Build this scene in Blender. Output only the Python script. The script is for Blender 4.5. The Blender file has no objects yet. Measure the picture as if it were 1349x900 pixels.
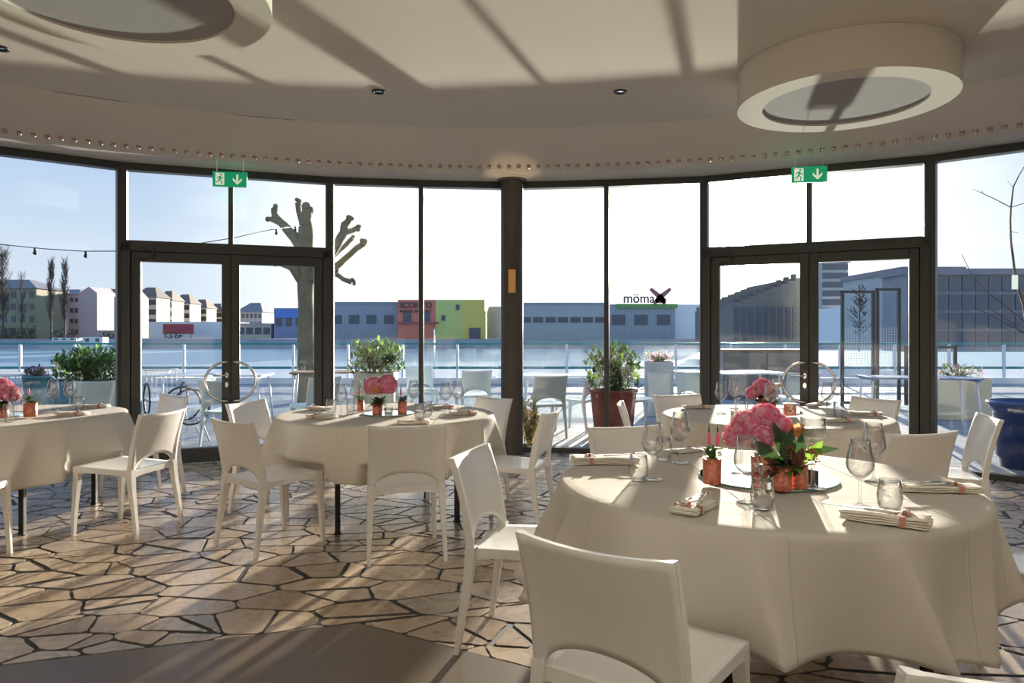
import bpy, bmesh, math, random
from mathutils import Vector, Matrix
R_ = random.Random(7)
PI = math.pi
sc = bpy.context.scene
COL = sc.collection
F = 950.0; CX = 674.5; HY = 440.0; EYE = 1.35
def at(px, py, Y): return Vector(((px-CX)/F*Y, Y, EYE+(HY-py)/F*Y))
def ground(px, py, z=0.0):
    Y = F*(EYE-z)/(py-HY); return Vector(((px-CX)/F*Y, Y, z))

# ------------------------------------------------------------------ materials
def nodes(m):
    m.use_nodes = True; nt = m.node_tree; return nt, nt.nodes, nt.links
def setin(b, k, v):
    if k in b.inputs: b.inputs[k].default_value = v
def mat(name, col, rough=0.5, metal=0.0, noise=None, bump=0.0, bscale=40, coat=0.0, sheen=0.0, trans=0.0, sss=0.0, spec=None, emit=None):
    m = bpy.data.materials.new(name); nt, N, L = nodes(m)
    b = N['Principled BSDF']
    c = (col[0], col[1], col[2], 1)
    setin(b, 'Base Color', c); setin(b, 'Roughness', rough); setin(b, 'Metallic', metal)
    setin(b, 'Coat Weight', coat); setin(b, 'Sheen Weight', sheen)
    if spec is not None: setin(b, 'Specular IOR Level', spec)
    if emit: setin(b, 'Emission Color', (*emit[:3], 1)); setin(b, 'Emission Strength', emit[3])
    tc = N.new('ShaderNodeTexCoord')
    sc_, amt = noise if noise else (6, 0.06)
    nz = N.new('ShaderNodeTexNoise'); nz.inputs['Scale'].default_value = sc_; nz.inputs['Detail'].default_value = 5
    L.new(tc.outputs['Object'], nz.inputs['Vector'])
    mx = N.new('ShaderNodeMix'); mx.data_type = 'RGBA'
    L.new(nz.outputs['Fac'], mx.inputs['Factor'])
    mx.inputs[6].default_value = (*[x*(1-amt) for x in col], 1); mx.inputs[7].default_value = (*[min(1, x*(1+amt)) for x in col], 1)
    L.new(mx.outputs[2], b.inputs['Base Color'])
    if bump:
        nb = N.new('ShaderNodeTexNoise'); nb.inputs['Scale'].default_value = bscale; nb.inputs['Detail'].default_value = 6
        L.new(tc.outputs['Object'], nb.inputs['Vector'])
        bp = N.new('ShaderNodeBump'); bp.inputs['Strength'].default_value = bump; bp.inputs['Distance'].default_value = 0.01
        L.new(nb.outputs['Fac'], bp.inputs['Height']); L.new(bp.outputs['Normal'], b.inputs['Normal'])
    return m
def leafmat(name, col, tr=0.35, amt=.25):
    m = mat(name, col, .45, noise=(14, amt)); nt, N, L = nodes(m)
    b = N['Principled BSDF']; o = N['Material Output']
    t = N.new('ShaderNodeBsdfTranslucent'); t.inputs['Color'].default_value = (min(1, col[0]*1.5), min(1, col[1]*1.5), col[2]*1.2, 1)
    mx = N.new('ShaderNodeMixShader'); mx.inputs[0].default_value = tr
    L.new(b.outputs[0], mx.inputs[1]); L.new(t.outputs[0], mx.inputs[2]); L.new(mx.outputs[0], o.inputs['Surface'])
    return m
def glassmat(name, tint=(1, 1, 1), refl=1.0, rough=0.0, base=0.0, power=4.5, edge=1.0):
    m = bpy.data.materials.new(name); nt, N, L = nodes(m)
    N.remove(N['Principled BSDF']); o = N['Material Output']
    t = N.new('ShaderNodeBsdfTransparent'); t.inputs['Color'].default_value = (*tint, 1)
    g = N.new('ShaderNodeBsdfGlossy'); g.inputs['Roughness'].default_value = rough
    lw = N.new('ShaderNodeLayerWeight'); lw.inputs['Blend'].default_value = .5
    pw = N.new('ShaderNodeMath'); pw.operation = 'POWER'; pw.inputs[1].default_value = power; L.new(lw.outputs['Facing'], pw.inputs[0]); fr = N.new('ShaderNodeMath'); fr.operation = 'MULTIPLY_ADD'; fr.inputs[1].default_value = .9; fr.inputs[2].default_value = .045; L.new(pw.outputs[0], fr.inputs[0])
    ma = N.new('ShaderNodeMath'); ma.operation = 'MULTIPLY_ADD'; ma.inputs[1].default_value = refl; ma.inputs[2].default_value = base; ma.use_clamp = True
    L.new(fr.outputs[0], ma.inputs[0])
    if edge < 1:
        cm = N.new('ShaderNodeMix'); cm.data_type = 'RGBA'; L.new(pw.outputs[0], cm.inputs['Factor']); cm.inputs[6].default_value = (*tint, 1); cm.inputs[7].default_value = (*[x*edge for x in tint], 1); L.new(cm.outputs[2], t.inputs['Color'])
    mx = N.new('ShaderNodeMixShader'); L.new(ma.outputs[0], mx.inputs[0]); L.new(t.outputs[0], mx.inputs[1]); L.new(g.outputs[0], mx.inputs[2])
    L.new(mx.outputs[0], o.inputs['Surface']); return m

M = {}
M['plaster'] = mat('plaster', (.64, .59, .51), .75, noise=(1.5, .04), bump=.05, bscale=120)
M['ceiling'] = mat('ceiling_paint', (.66, .61, .53), .95, spec=.1, noise=(.8, .04), bump=.03, bscale=90)
M['drum'] = mat('drum_paint', (.66, .61, .52), .95, spec=.1, noise=(2, .03))
M['diffuser'] = mat('diffuser', (.36, .34, .33), .95, spec=.1)
M['frame'] = mat('anthracite_frame', (.050, .052, .052), .42, metal=.3, noise=(3, .12))
M['column'] = mat('column_paint', (.075, .062, .052), .5, noise=(3, .15))
M['brass'] = mat('brass', (.75, .45, .18), .3, metal=1.0)
M['steel'] = mat('brushed_steel', (.72, .68, .62), .25, metal=1.0)
M['chrome'] = mat('cutlery_steel', (.8, .8, .8), .12, metal=1.0)
M['chair'] = mat('white_plastic', (.80, .79, .77), .33, noise=(3, .02), coat=.25)
M['outchair'] = mat('pale_plastic', (.72, .80, .76), .35, noise=(3, .03))
M['cloth'] = None
M['linen'] = mat('napkin_linen', (.86, .82, .74), .85, noise=(30, .05), bump=.25, bscale=200)
M['ribbon'] = mat('copper_ribbon', (.58, .27, .21), .4, noise=(40, .2))
M['black'] = mat('black_steel', (.012, .012, .013), .45)
M['rubber'] = mat('grey_glide', (.3, .3, .3), .6)
M['wood'] = mat('plywood', (.30, .19, .10), .5, noise=(9, .3))
M['pinkf'] = leafmat('hydrangea_pink', (.80, .20, .38), .3, .3)
M['pinkl'] = leafmat('hydrangea_light_pink', (.92, .46, .60), .35, .2)
M['rose'] = leafmat('rose_apricot', (.85, .45, .25), .3, .2)
M['leaf'] = leafmat('leaf_dark', (.04, .085, .03), .25)
M['leafl'] = leafmat('leaf_light', (.16, .30, .05), .4)
M['leafr'] = leafmat('leaf_red', (.12, .05, .03), .3)
M['stem'] = mat('stem_green', (.08, .14, .04), .6)
M['bark'] = mat('plane_bark', (.19, .165, .10), .85, noise=(4, .6), bump=.6, bscale=14)
M['twig'] = mat('twig_bark', (.10, .075, .06), .8)
M['berry'] = mat('berry_red', (.45, .05, .06), .4)
M['heather'] = leafmat('heather_purple', (.35, .16, .36), .3)
M['straw'] = leafmat('dry_grass', (.62, .45, .18), .4)
M['glass_w'] = glassmat('window_glass', (.95, .97, .97), .62)
M['glass_t'] = glassmat('table_glass', (.975, .98, .98), 1.0, .02, .05, 2.3, .62)
M['glass_r'] = glassmat('railing_glass', (.92, .98, .98), .8)
M['wax'] = mat('candle_wax', (.9, .86, .78), .4)
M['white'] = mat('white_lacquer', (.82, .82, .80), .4)
M['whitemetal'] = mat('white_metal', (.78, .80, .82), .4)
M['teal'] = mat('teal_rail', (.03, .30, .30), .4)
M['green'] = mat('sign_green', (.0, .27, .13), .4, noise=(3, .02), emit=(.0, .5, .22, .25))
M['signwhite'] = mat('sign_white', (.8, .86, .78), .4, emit=(.8, .9, .7, .35))
M['blueplastic'] = mat('blue_plastic', (.02, .07, .26), .35, noise=(4, .15))
M['tealpot'] = mat('teal_pot', (.06, .22, .28), .25, noise=(4, .3))
M['redpot'] = mat('red_clay', (.30, .055, .035), .7, noise=(10, .3))
M['beigepot'] = mat('beige_box', (.62, .55, .38), .7)
M['soil'] = mat('soil', (.04, .03, .02), .95)
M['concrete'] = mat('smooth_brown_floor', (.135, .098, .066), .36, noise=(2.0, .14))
M['grout'] = mat('dark_grout', (.032, .032, .034), .7, noise=(9, .3))
M['hull'] = mat('white_hull', (.75, .74, .70), .5)
M['tarp'] = mat('canvas_roof', (.80, .74, .62), .7)
M['seatblue'] = mat('blue_grey_seat', (.12, .22, .36), .5)
M['pinkpail'] = mat('pink_pail', (.8, .30, .36), .5)
M['oliv'] = mat('weathered_wood', (.19, .13, .07), .8, noise=(8, .3))

def m_cloth():
    m = mat('table_linen', (.86, .83, .77), .8, noise=(2, .02), sheen=.1)
    nt, N, L = nodes(m); b = N['Principled BSDF']; tc = N.new('ShaderNodeTexCoord')
    sp = N.new('ShaderNodeSeparateXYZ'); L.new(tc.outputs['Object'], sp.inputs[0])
    last = None
    for ax, c in ((0, -.18), (0, .42), (1, .2), (1, -.38)):
        s = N.new('ShaderNodeMath'); s.operation = 'SUBTRACT'; s.inputs[1].default_value = c; L.new(sp.outputs[ax], s.inputs[0])
        a = N.new('ShaderNodeMath'); a.operation = 'ABSOLUTE'; L.new(s.outputs[0], a.inputs[0])
        r = N.new('ShaderNodeMapRange'); r.inputs[1].default_value = 0; r.inputs[2].default_value = .007; r.inputs[3].default_value = 1; r.inputs[4].default_value = 0
        r.interpolation_type = 'SMOOTHSTEP'; L.new(a.outputs[0], r.inputs[0])
        if last is None: last = r.outputs[0]
        else:
            q = N.new('ShaderNodeMath'); q.operation = 'MAXIMUM'; L.new(last, q.inputs[0]); L.new(r.outputs[0], q.inputs[1]); last = q.outputs[0]
    nz = N.new('ShaderNodeTexNoise'); nz.inputs['Scale'].default_value = 5; nz.inputs['Detail'].default_value = 3; L.new(tc.outputs['Object'], nz.inputs['Vector'])
    ad = N.new('ShaderNodeMath'); ad.operation = 'ADD'; L.new(last, ad.inputs[0]); L.new(nz.outputs['Fac'], ad.inputs[1])
    bp = N.new('ShaderNodeBump'); bp.inputs['Strength'].default_value = .55; bp.inputs['Distance'].default_value = .006
    L.new(ad.outputs[0], bp.inputs['Height']); L.new(bp.outputs['Normal'], b.inputs['Normal'])
    t = N.new('ShaderNodeBsdfTranslucent'); t.inputs['Color'].default_value = (.80, .74, .64, 1); mx = N.new('ShaderNodeMixShader'); mx.inputs[0].default_value = .42
    L.new(b.outputs[0], mx.inputs[1]); L.new(t.outputs[0], mx.inputs[2]); L.new(mx.outputs[0], N['Material Output'].inputs['Surface'])
    return m
M['cloth'] = m_cloth()
def m_stone():
    m = bpy.data.materials.new('travertine_slabs'); nt, N, L = nodes(m); b = N['Principled BSDF']
    g = N.new('ShaderNodeNewGeometry'); tc = N.new('ShaderNodeTexCoord')
    cr = N.new('ShaderNodeValToRGB'); e = cr.color_ramp.elements
    e[0].position = 0; e[0].color = (.34, .255, .18, 1); e[1].position = 1; e[1].color = (.60, .475, .355, 1)
    for p, c in ((.3, (.45, .345, .25, 1)), (.6, (.53, .42, .31, 1)), (.8, (.41, .35, .29, 1))):
        k = e.new(p); k.color = c
    L.new(g.outputs['Random Per Island'], cr.inputs[0])
    nz = N.new('ShaderNodeTexNoise'); nz.inputs['Scale'].default_value = 7; nz.inputs['Detail'].default_value = 8; nz.inputs['Distortion'].default_value = 1.2
    L.new(tc.outputs['Object'], nz.inputs['Vector'])
    mp = N.new('ShaderNodeMapRange'); mp.inputs[3].default_value = .62; mp.inputs[4].default_value = 1.3; L.new(nz.outputs['Fac'], mp.inputs[0])
    mx = N.new('ShaderNodeVectorMath'); mx.operation = 'SCALE'; L.new(cr.outputs[0], mx.inputs[0]); L.new(mp.outputs[0], mx.inputs['Scale'])
    L.new(mx.outputs[0], b.inputs['Base Color'])
    rr = N.new('ShaderNodeMapRange'); rr.inputs[3].default_value = .16; rr.inputs[4].default_value = .40; L.new(nz.outputs['Fac'], rr.inputs[0])
    L.new(rr.outputs[0], b.inputs['Roughness'])
    bp = N.new('ShaderNodeBump'); bp.inputs['Strength'].default_value = .12; bp.inputs['Distance'].default_value = .01
    L.new(nz.outputs['Fac'], bp.inputs['Height']); L.new(bp.outputs['Normal'], b.inputs['Normal'])
    return m
M['stone'] = m_stone()
def m_copper():
    m = mat('hammered_copper', (.72, .24, .16), .38, metal=.55, noise=(55, .45))
    nt, N, L = nodes(m); b = N['Principled BSDF']; tc = N.new('ShaderNodeTexCoord')
    v = N.new('ShaderNodeTexVoronoi'); v.inputs['Scale'].default_value = 110; L.new(tc.outputs['Object'], v.inputs['Vector'])
    bp = N.new('ShaderNodeBump'); bp.inputs['Strength'].default_value = .7; bp.inputs['Distance'].default_value = .003
    L.new(v.outputs['Distance'], bp.inputs['Height']); L.new(bp.outputs['Normal'], b.inputs['Normal']); return m
M['copper'] = m_copper()
M['bulb'] = mat('copper_bulb', (.60, .42, .34), .22, metal=.9)
def m_water():
    m = bpy.data.materials.new('river_water'); nt, N, L = nodes(m); b = N['Principled BSDF']
    setin(b, 'Base Color', (.46, .53, .60, 1)); setin(b, 'Roughness', .33); setin(b, 'IOR', 1.6)
    tc = N.new('ShaderNodeTexCoord'); mp = N.new('ShaderNodeMapping'); mp.inputs['Scale'].default_value = (.35, 1.1, 1); L.new(tc.outputs['Object'], mp.inputs[0])
    nz = N.new('ShaderNodeTexNoise'); nz.inputs['Scale'].default_value = .9; nz.inputs['Detail'].default_value = 6; L.new(mp.outputs[0], nz.inputs['Vector'])
    bp = N.new('ShaderNodeBump'); bp.inputs['Strength'].default_value = .3; bp.inputs['Distance'].default_value = .35
    L.new(nz.outputs['Fac'], bp.inputs['Height']); L.new(bp.outputs['Normal'], b.inputs['Normal']); return m
M['water'] = m_water()
def m_pavers():
    m = bpy.data.materials.new('terrace_pavers'); nt, N, L = nodes(m); b = N['Principled BSDF']
    tc = N.new('ShaderNodeTexCoord'); br = N.new('ShaderNodeTexBrick'); br.inputs['Scale'].default_value = 1
    br.inputs['Color1'].default_value = (.22, .25, .30, 1); br.inputs['Color2'].default_value = (.30, .33, .38, 1); br.inputs['Mortar'].default_value = (.12, .13, .15, 1)
    br.inputs['Mortar Size'].default_value = .012; br.inputs['Brick Width'].default_value = .6; br.inputs['Row Height'].default_value = .4
    L.new(tc.outputs['Object'], br.inputs['Vector']); L.new(br.outputs['Color'], b.inputs['Base Color']); setin(b, 'Roughness', .6)
    return m
M['pavers'] = m_pavers()
def m_stripes(name, c1, c2, scale=1.0):
    m = bpy.data.materials.new(name); nt, N, L = nodes(m); b = N['Principled BSDF']; tc = N.new('ShaderNodeTexCoord')
    w = N.new('ShaderNodeTexWave'); w.inputs['Scale'].default_value = scale; w.bands_direction = 'X'; L.new(tc.outputs['Object'], w.inputs['Vector'])
    mx = N.new('ShaderNodeMix'); mx.data_type = 'RGBA'; L.new(w.outputs['Fac'], mx.inputs['Factor']); mx.inputs[6].default_value = (*c1, 1); mx.inputs[7].default_value = (*c2, 1)
    L.new(mx.outputs[2], b.inputs['Base Color']); setin(b, 'Roughness', .6); return m

# ------------------------------------------------------------------ mesh builder
class MB:
    def __init__(s): s.v = []; s.f = []; s.m = []; s.sm = []
    def add(s, vs, fs, mi=0, smooth=False):
        o = len(s.v); s.v += [tuple(p) for p in vs]
        for f in fs: s.f.append([o+i for i in f]); s.m.append(mi); s.sm.append(smooth)
        return s
    def box(s, x0, x1, y0, y1, z0, z1, mi=0, mtx=None, bev=0):
        if bev:
            bm = bmesh.new(); bmesh.ops.create_cube(bm, size=1)
            for v in bm.verts: v.co = Vector(((x0+x1)/2+v.co.x*(x1-x0), (y0+y1)/2+v.co.y*(y1-y0), (z0+z1)/2+v.co.z*(z1-z0)))
            bmesh.ops.bevel(bm, geom=bm.edges[:], offset=bev, segments=2, affect='EDGES', profile=.5)
            vs = [v.co.copy() for v in bm.verts]; fs = [[v.index for v in f.verts] for f in bm.faces]; bm.free()
        else:
            vs = [Vector(p) for p in ((x0,y0,z0),(x1,y0,z0),(x1,y1,z0),(x0,y1,z0),(x0,y0,z1),(x1,y0,z1),(x1,y1,z1),(x0,y1,z1))]
            fs = [[3,2,1,0],[4,5,6,7],[0,1,5,4],[1,2,6,5],[2,3,7,6],[3,0,4,7]]
        if mtx is not None: vs = [mtx @ v for v in vs]
        return s.add(vs, fs, mi)
    def lathe(s, prof, n=32, mi=0, c=(0, 0, 0), cap0=False, cap1=False, smooth=True):
        vs = []; fs = []
        for r, z in prof:
            for i in range(n):
                a = 2*PI*i/n; vs.append((c[0]+r*math.cos(a), c[1]+r*math.sin(a), c[2]+z))
        for k in range(len(prof)-1):
            for i in range(n):
                j = (i+1) % n; fs.append([k*n+i, k*n+j, (k+1)*n+j, (k+1)*n+i])
        s.add(vs, fs, mi, smooth)
        if cap0: s.add(vs[:n], [list(range(n))[::-1]], mi)
        if cap1: s.add(vs[-n:], [list(range(n))], mi)
        return s
    def tube(s, pts, r, n=10, mi=0, closed=False, cap=True):
        pts = [Vector(p) for p in pts]; k = len(pts); rs = r if isinstance(r, (list, tuple)) else [r]*k
        vs = []; up = None
        for i, p in enumerate(pts):
            if closed: t = pts[(i+1) % k]-pts[i-1]
            else: t = pts[min(i+1, k-1)]-pts[max(i-1, 0)]
            t.normalize()
            if up is None:
                up = Vector((0, 0, 1)) if abs(t.z) < .9 else Vector((1, 0, 0))
            a = t.cross(up)
            if a.length < 1e-5: a = t.orthogonal()
            a.normalize(); b = a.cross(t); b.normalize(); up = b
            for q in range(n):
                an = 2*PI*q/n; vs.append(p+(a*math.cos(an)+b*math.sin(an))*rs[i])
        fs = []
        for i in range(k if closed else k-1):
            i2 = (i+1) % k
            for q in range(n):
                q2 = (q+1) % n; fs.append([i*n+q, i2*n+q, i2*n+q2, i*n+q2])
        s.add(vs, fs, mi, True)
        if cap and not closed:
            s.add(vs[:n], [list(range(n))], mi); s.add(vs[-n:], [list(range(n))[::-1]], mi)
        return s
    def prism(s, poly, z0, z1, mi=0, mtx=None, smooth=False):
        n = len(poly); vs = [Vector((p[0], p[1], z0)) for p in poly]+[Vector((p[0], p[1], z1)) for p in poly]
        fs = [list(range(n))[::-1], list(range(n, 2*n))]+[[i, (i+1) % n, n+(i+1) % n, n+i] for i in range(n)]
        if mtx is not None: vs = [mtx @ v for v in vs]
        return s.add(vs, fs, mi, smooth)
    def ball(s, c, r, mi=0, n=10, sq=(1, 1, 1)):
        vs = []; fs = []; m = max(4, n//2)
        for i in range(m+1):
            t = PI*i/m
            for j in range(n):
                a = 2*PI*j/n; vs.append((c[0]+r*sq[0]*math.sin(t)*math.cos(a), c[1]+r*sq[1]*math.sin(t)*math.sin(a), c[2]+r*sq[2]*math.cos(t)))
        for i in range(m):
            for j in range(n):
                j2 = (j+1) % n; fs.append([i*n+j, (i+1)*n+j, (i+1)*n+j2, i*n+j2])
        return s.add(vs, fs, mi, True)
    def leaf(s, p, d, up, L, W, mi=0, bend=.15):
        d = Vector(d).normalized(); side = d.cross(Vector(up))
        if side.length < 1e-3: side = d.orthogonal()
        side.normalize(); nrm = side.cross(d).normalized(); p = Vector(p)
        pr = ((0, .08), (.3, .85), (.6, .9), (1, .03)); vs = []
        for t, w in pr:
            c = p+d*L*t-nrm*bend*L*t*t
            vs += [c-side*W*.5*w+nrm*W*.12*w, c, c+side*W*.5*w+nrm*W*.12*w]
        fs = []
        for i in range(3):
            a = i*3; fs += [[a, a+1, a+4, a+3], [a+1, a+2, a+5, a+4]]
        return s.add(vs, fs, mi, True)
    def build(s, name, mats, parent=None, loc=None, rotz=0, fix=True):
        me = bpy.data.meshes.new(name); me.from_pydata(s.v, [], s.f)
        if not isinstance(mats, (list, tuple)): mats = [mats]
        for m in mats: me.materials.append(m)
        me.polygons.foreach_set('material_index', s.m); me.polygons.foreach_set('use_smooth', s.sm); me.update()
        if fix:
            bm = bmesh.new(); bm.from_mesh(me); bmesh.ops.remove_doubles(bm, verts=bm.verts, dist=1e-6)
            bmesh.ops.recalc_face_normals(bm, faces=bm.faces); bm.to_mesh(me); bm.free()
        o = bpy.data.objects.new(name, me); COL.objects.link(o)
        if parent is not None: o.parent = parent
        if loc is not None: o.location = loc
        if rotz: o.rotation_euler.z = rotz
        return o
def tag(o, label=None, cat=None, group=None, kind=None):
    if label: o['label'] = label
    if cat: o['category'] = cat
    if group: o['group'] = group
    if kind: o['kind'] = kind
    return o
def thing(name, label, cat, loc=(0, 0, 0), rotz=0, group=None):
    o = bpy.data.objects.new(name, None); COL.objects.link(o); o.empty_display_size = .05
    o.location = loc; o.rotation_euler = (0, 0, rotz); return tag(o, label, cat, group)
def kids(o): return [c for c in list(bpy.data.objects) if c.parent == o]
def snapshot(o): return (o, [snapshot(c) for c in kids(o)])
def copy_tree(sn, parent=None):
    o, ch = sn; c = o.copy(); COL.objects.link(c); c.parent = parent
    for k in ch: copy_tree(k, c)
    return c
def struct(o): o['kind'] = 'structure'; return o
def rot_to(fx, fy): return math.atan2(-fx, fy)

# ------------------------------------------------------------------ room geometry
P = [Vector(p) for p in ((-5.62, 6.05), (-3.96, 7.32), (-2.02, 8.02), (-1.03, 8.18), (-.02, 8.29), (1.07, 8.16), (2.12, 7.98), (4.07, 7.03), (5.62, 5.72))]
def circ(a, b, c):
    ax, ay, bx, by, cx, cy = *a, *b, *c
    d = 2*(ax*(by-cy)+bx*(cy-ay)+cx*(ay-by))
    ux = ((ax*ax+ay*ay)*(by-cy)+(bx*bx+by*by)*(cy-ay)+(cx*cx+cy*cy)*(ay-by))/d
    uy = ((ax*ax+ay*ay)*(cx-bx)+(bx*bx+by*by)*(ax-cx)+(cx*cx+cy*cy)*(bx-ax))/d
    return Vector((ux, uy)), (Vector((ux, uy))-Vector(a)).length
CC, CR = circ(P[1], Vector((0, 8.27)), P[7])
HEAD = 3.03; SOF = 3.085; CEI = 3.37
def ang(p): return math.atan2(p[1]-CC.y, p[0]-CC.x)
def onring(a, r): return Vector((CC.x+r*math.cos(a), CC.y+r*math.sin(a)))

# ceiling: flat disc, sloped fascia, narrow soffit by the glass
mb = MB(); n = 128
GP = [p+(p-CC).normalized()*.06 for p in P]
GP = [p for i in range(len(GP)-1) for p in (GP[i].lerp(GP[i+1], t/12) for t in range(12))]+[GP[-1]]
GI = [onring(ang(p), CR-.50) for p in GP]
for i in range(len(GP)-1): mb.add([(GP[i].x, GP[i].y, SOF), (GP[i+1].x, GP[i+1].y, SOF), (GI[i+1].x, GI[i+1].y, SOF), (GI[i].x, GI[i].y, SOF)], [[0, 1, 2, 3]])
a0_ = ang(P[0]); a1_ = ang(P[8])+2*PI; m_k = 60
for i in range(m_k):
    b0_ = a0_+(a1_-a0_)*i/m_k; b1_ = a0_+(a1_-a0_)*(i+1)/m_k; q4 = [onring(b0_, CR+.12), onring(b1_, CR+.12), onring(b1_, CR-.5), onring(b0_, CR-.5)]
    mb.add([(v.x, v.y, SOF) for v in q4], [[0, 1, 2, 3]])
struct(mb.build('trim_1', M['plaster']))
mb = MB(); mb.lathe([(CR-.50, SOF), (CR-1.22, CEI)], n, c=(CC.x, CC.y, 0))
struct(mb.build('trim_2', M['plaster']))
mb = MB(); mb.lathe([(CR-1.19, CEI+.001), (0.01, CEI+.001)], n, c=(CC.x, CC.y, 0)); mb.lathe([(CR-.35, CEI+.2), (.01, CEI+.2)], n, c=(CC.x, CC.y, 0)); mb.lathe([(CR-.35, CEI+.2), (CR-.35, SOF+.02)], n, c=(CC.x, CC.y, 0))
struct(mb.build('ceiling', M['ceiling']))
# hairline crack where fascia meets ceiling
mb = MB()
for a0, a1 in ((1.85, 1.93), (2.06, 2.14), (2.24, 2.28)):
    pts = []
    for i in range(9):
        a = a0+(a1-a0)*i/8; q = onring(a, CR-1.215); pts.append((q.x, q.y, CEI-.004+R_.uniform(-.001, .001)))
    mb.tube(pts, [.0008+.0012*abs(math.sin(i*1.7)) for i in range(9)], 5)
struct(mb.build('trim_3', M['grout']))

# curved solid wall behind the camera
def ringwall(name, a0, a1, z0, z1, r0, r1, m, seg=60):
    mb = MB(); prev = None
    poly = [onring(a0+(a1-a0)*i/seg, r0) for i in range(seg+1)]+[onring(a1+(a0-a1)*i/seg, r1) for i in range(seg+1)]
    k = seg+1
    for i in range(seg):
        a, b, c, d = poly[i], poly[i+1], poly[2*k-2-i], poly[2*k-1-i]
        vs = [(a.x, a.y, z0), (b.x, b.y, z0), (c.x, c.y, z0), (d.x, d.y, z0), (a.x, a.y, z1), (b.x, b.y, z1), (c.x, c.y, z1), (d.x, d.y, z1)]
        mb.add(vs, [[0, 1, 5, 4], [2, 3, 7, 6], [4, 5, 6, 7], [3, 2, 1, 0]])
    vs0 = poly[0]; 
    return struct(mb.build(name, m))
aL = ang(P[0]); aR = ang(P[8])
ringwall('wall_back', aL, aR+2*PI, -.05, SOF, CR+.0, CR+.18, mat('back_wall_paint', (.36, .31, .25), .7), 90)

# ---- frame bays
def bar(mb, a, b, z0, z1, depth, inset=0.0, mi=0):
    """horizontal bar of given depth along plan segment a-b"""
    d = (b-a).normalized(); nn = Vector((-d.y, d.x)); h = depth/2
    q = [a+nn*h, b+nn*h, b-nn*h, a-nn*h]
    mb.prism([(p.x, p.y) for p in q], z0, z1, mi)
def post(mb, p, d, w, depth, z0, z1, mi=0):
    d = d.normalized(); nn = Vector((-d.y, d.x)); a = p-d*w/2; b = p+d*w/2; bar(mb, a, b, z0, z1, depth, mi=mi)
winno = 0
def window(a, b, z0, z1, fw0=.03, fw1=.03, sill=.06, head=.055, depth=.11):
    global winno; winno += 1
    d = (b-a).normalized(); mb = MB()
    bar(mb, a, b, z0, z0+sill, depth); bar(mb, a, b, z1-head, z1+.02, depth)
    post(mb, a+d*fw0/2, d, fw0, depth, z0+sill, z1-head); post(mb, b-d*fw1/2, d, fw1, depth, z0+sill, z1-head)
    o = struct(mb.build('window_%d' % winno, M['frame']))
    g = MB(); bar(g, a+d*fw0, b-d*fw1, z0+sill, z1-head, .008); g.build('pane', M['glass_w'], o)
    return o
H2 = SOF-.02
window(P[0], P[1], 0, H2, .03, .05)
window(P[2], P[3], 0, H2, .04, .028); window(P[3], P[4], 0, H2, .028, .10)
window(P[4], P[5], 0, H2, .10, .028); window(P[5], P[6], 0, H2, .028, .04)
window(P[7], P[8], 0, H2, .06, .03)
TR = 2.27
for a, b in ((P[1], P[2]), (P[6], P[7])):
    m_ = (a+b)/2
    window(a, m_, TR, H2, .05, .025, .03); window(m_, b, TR, H2, .025, .05, .03)
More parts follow.
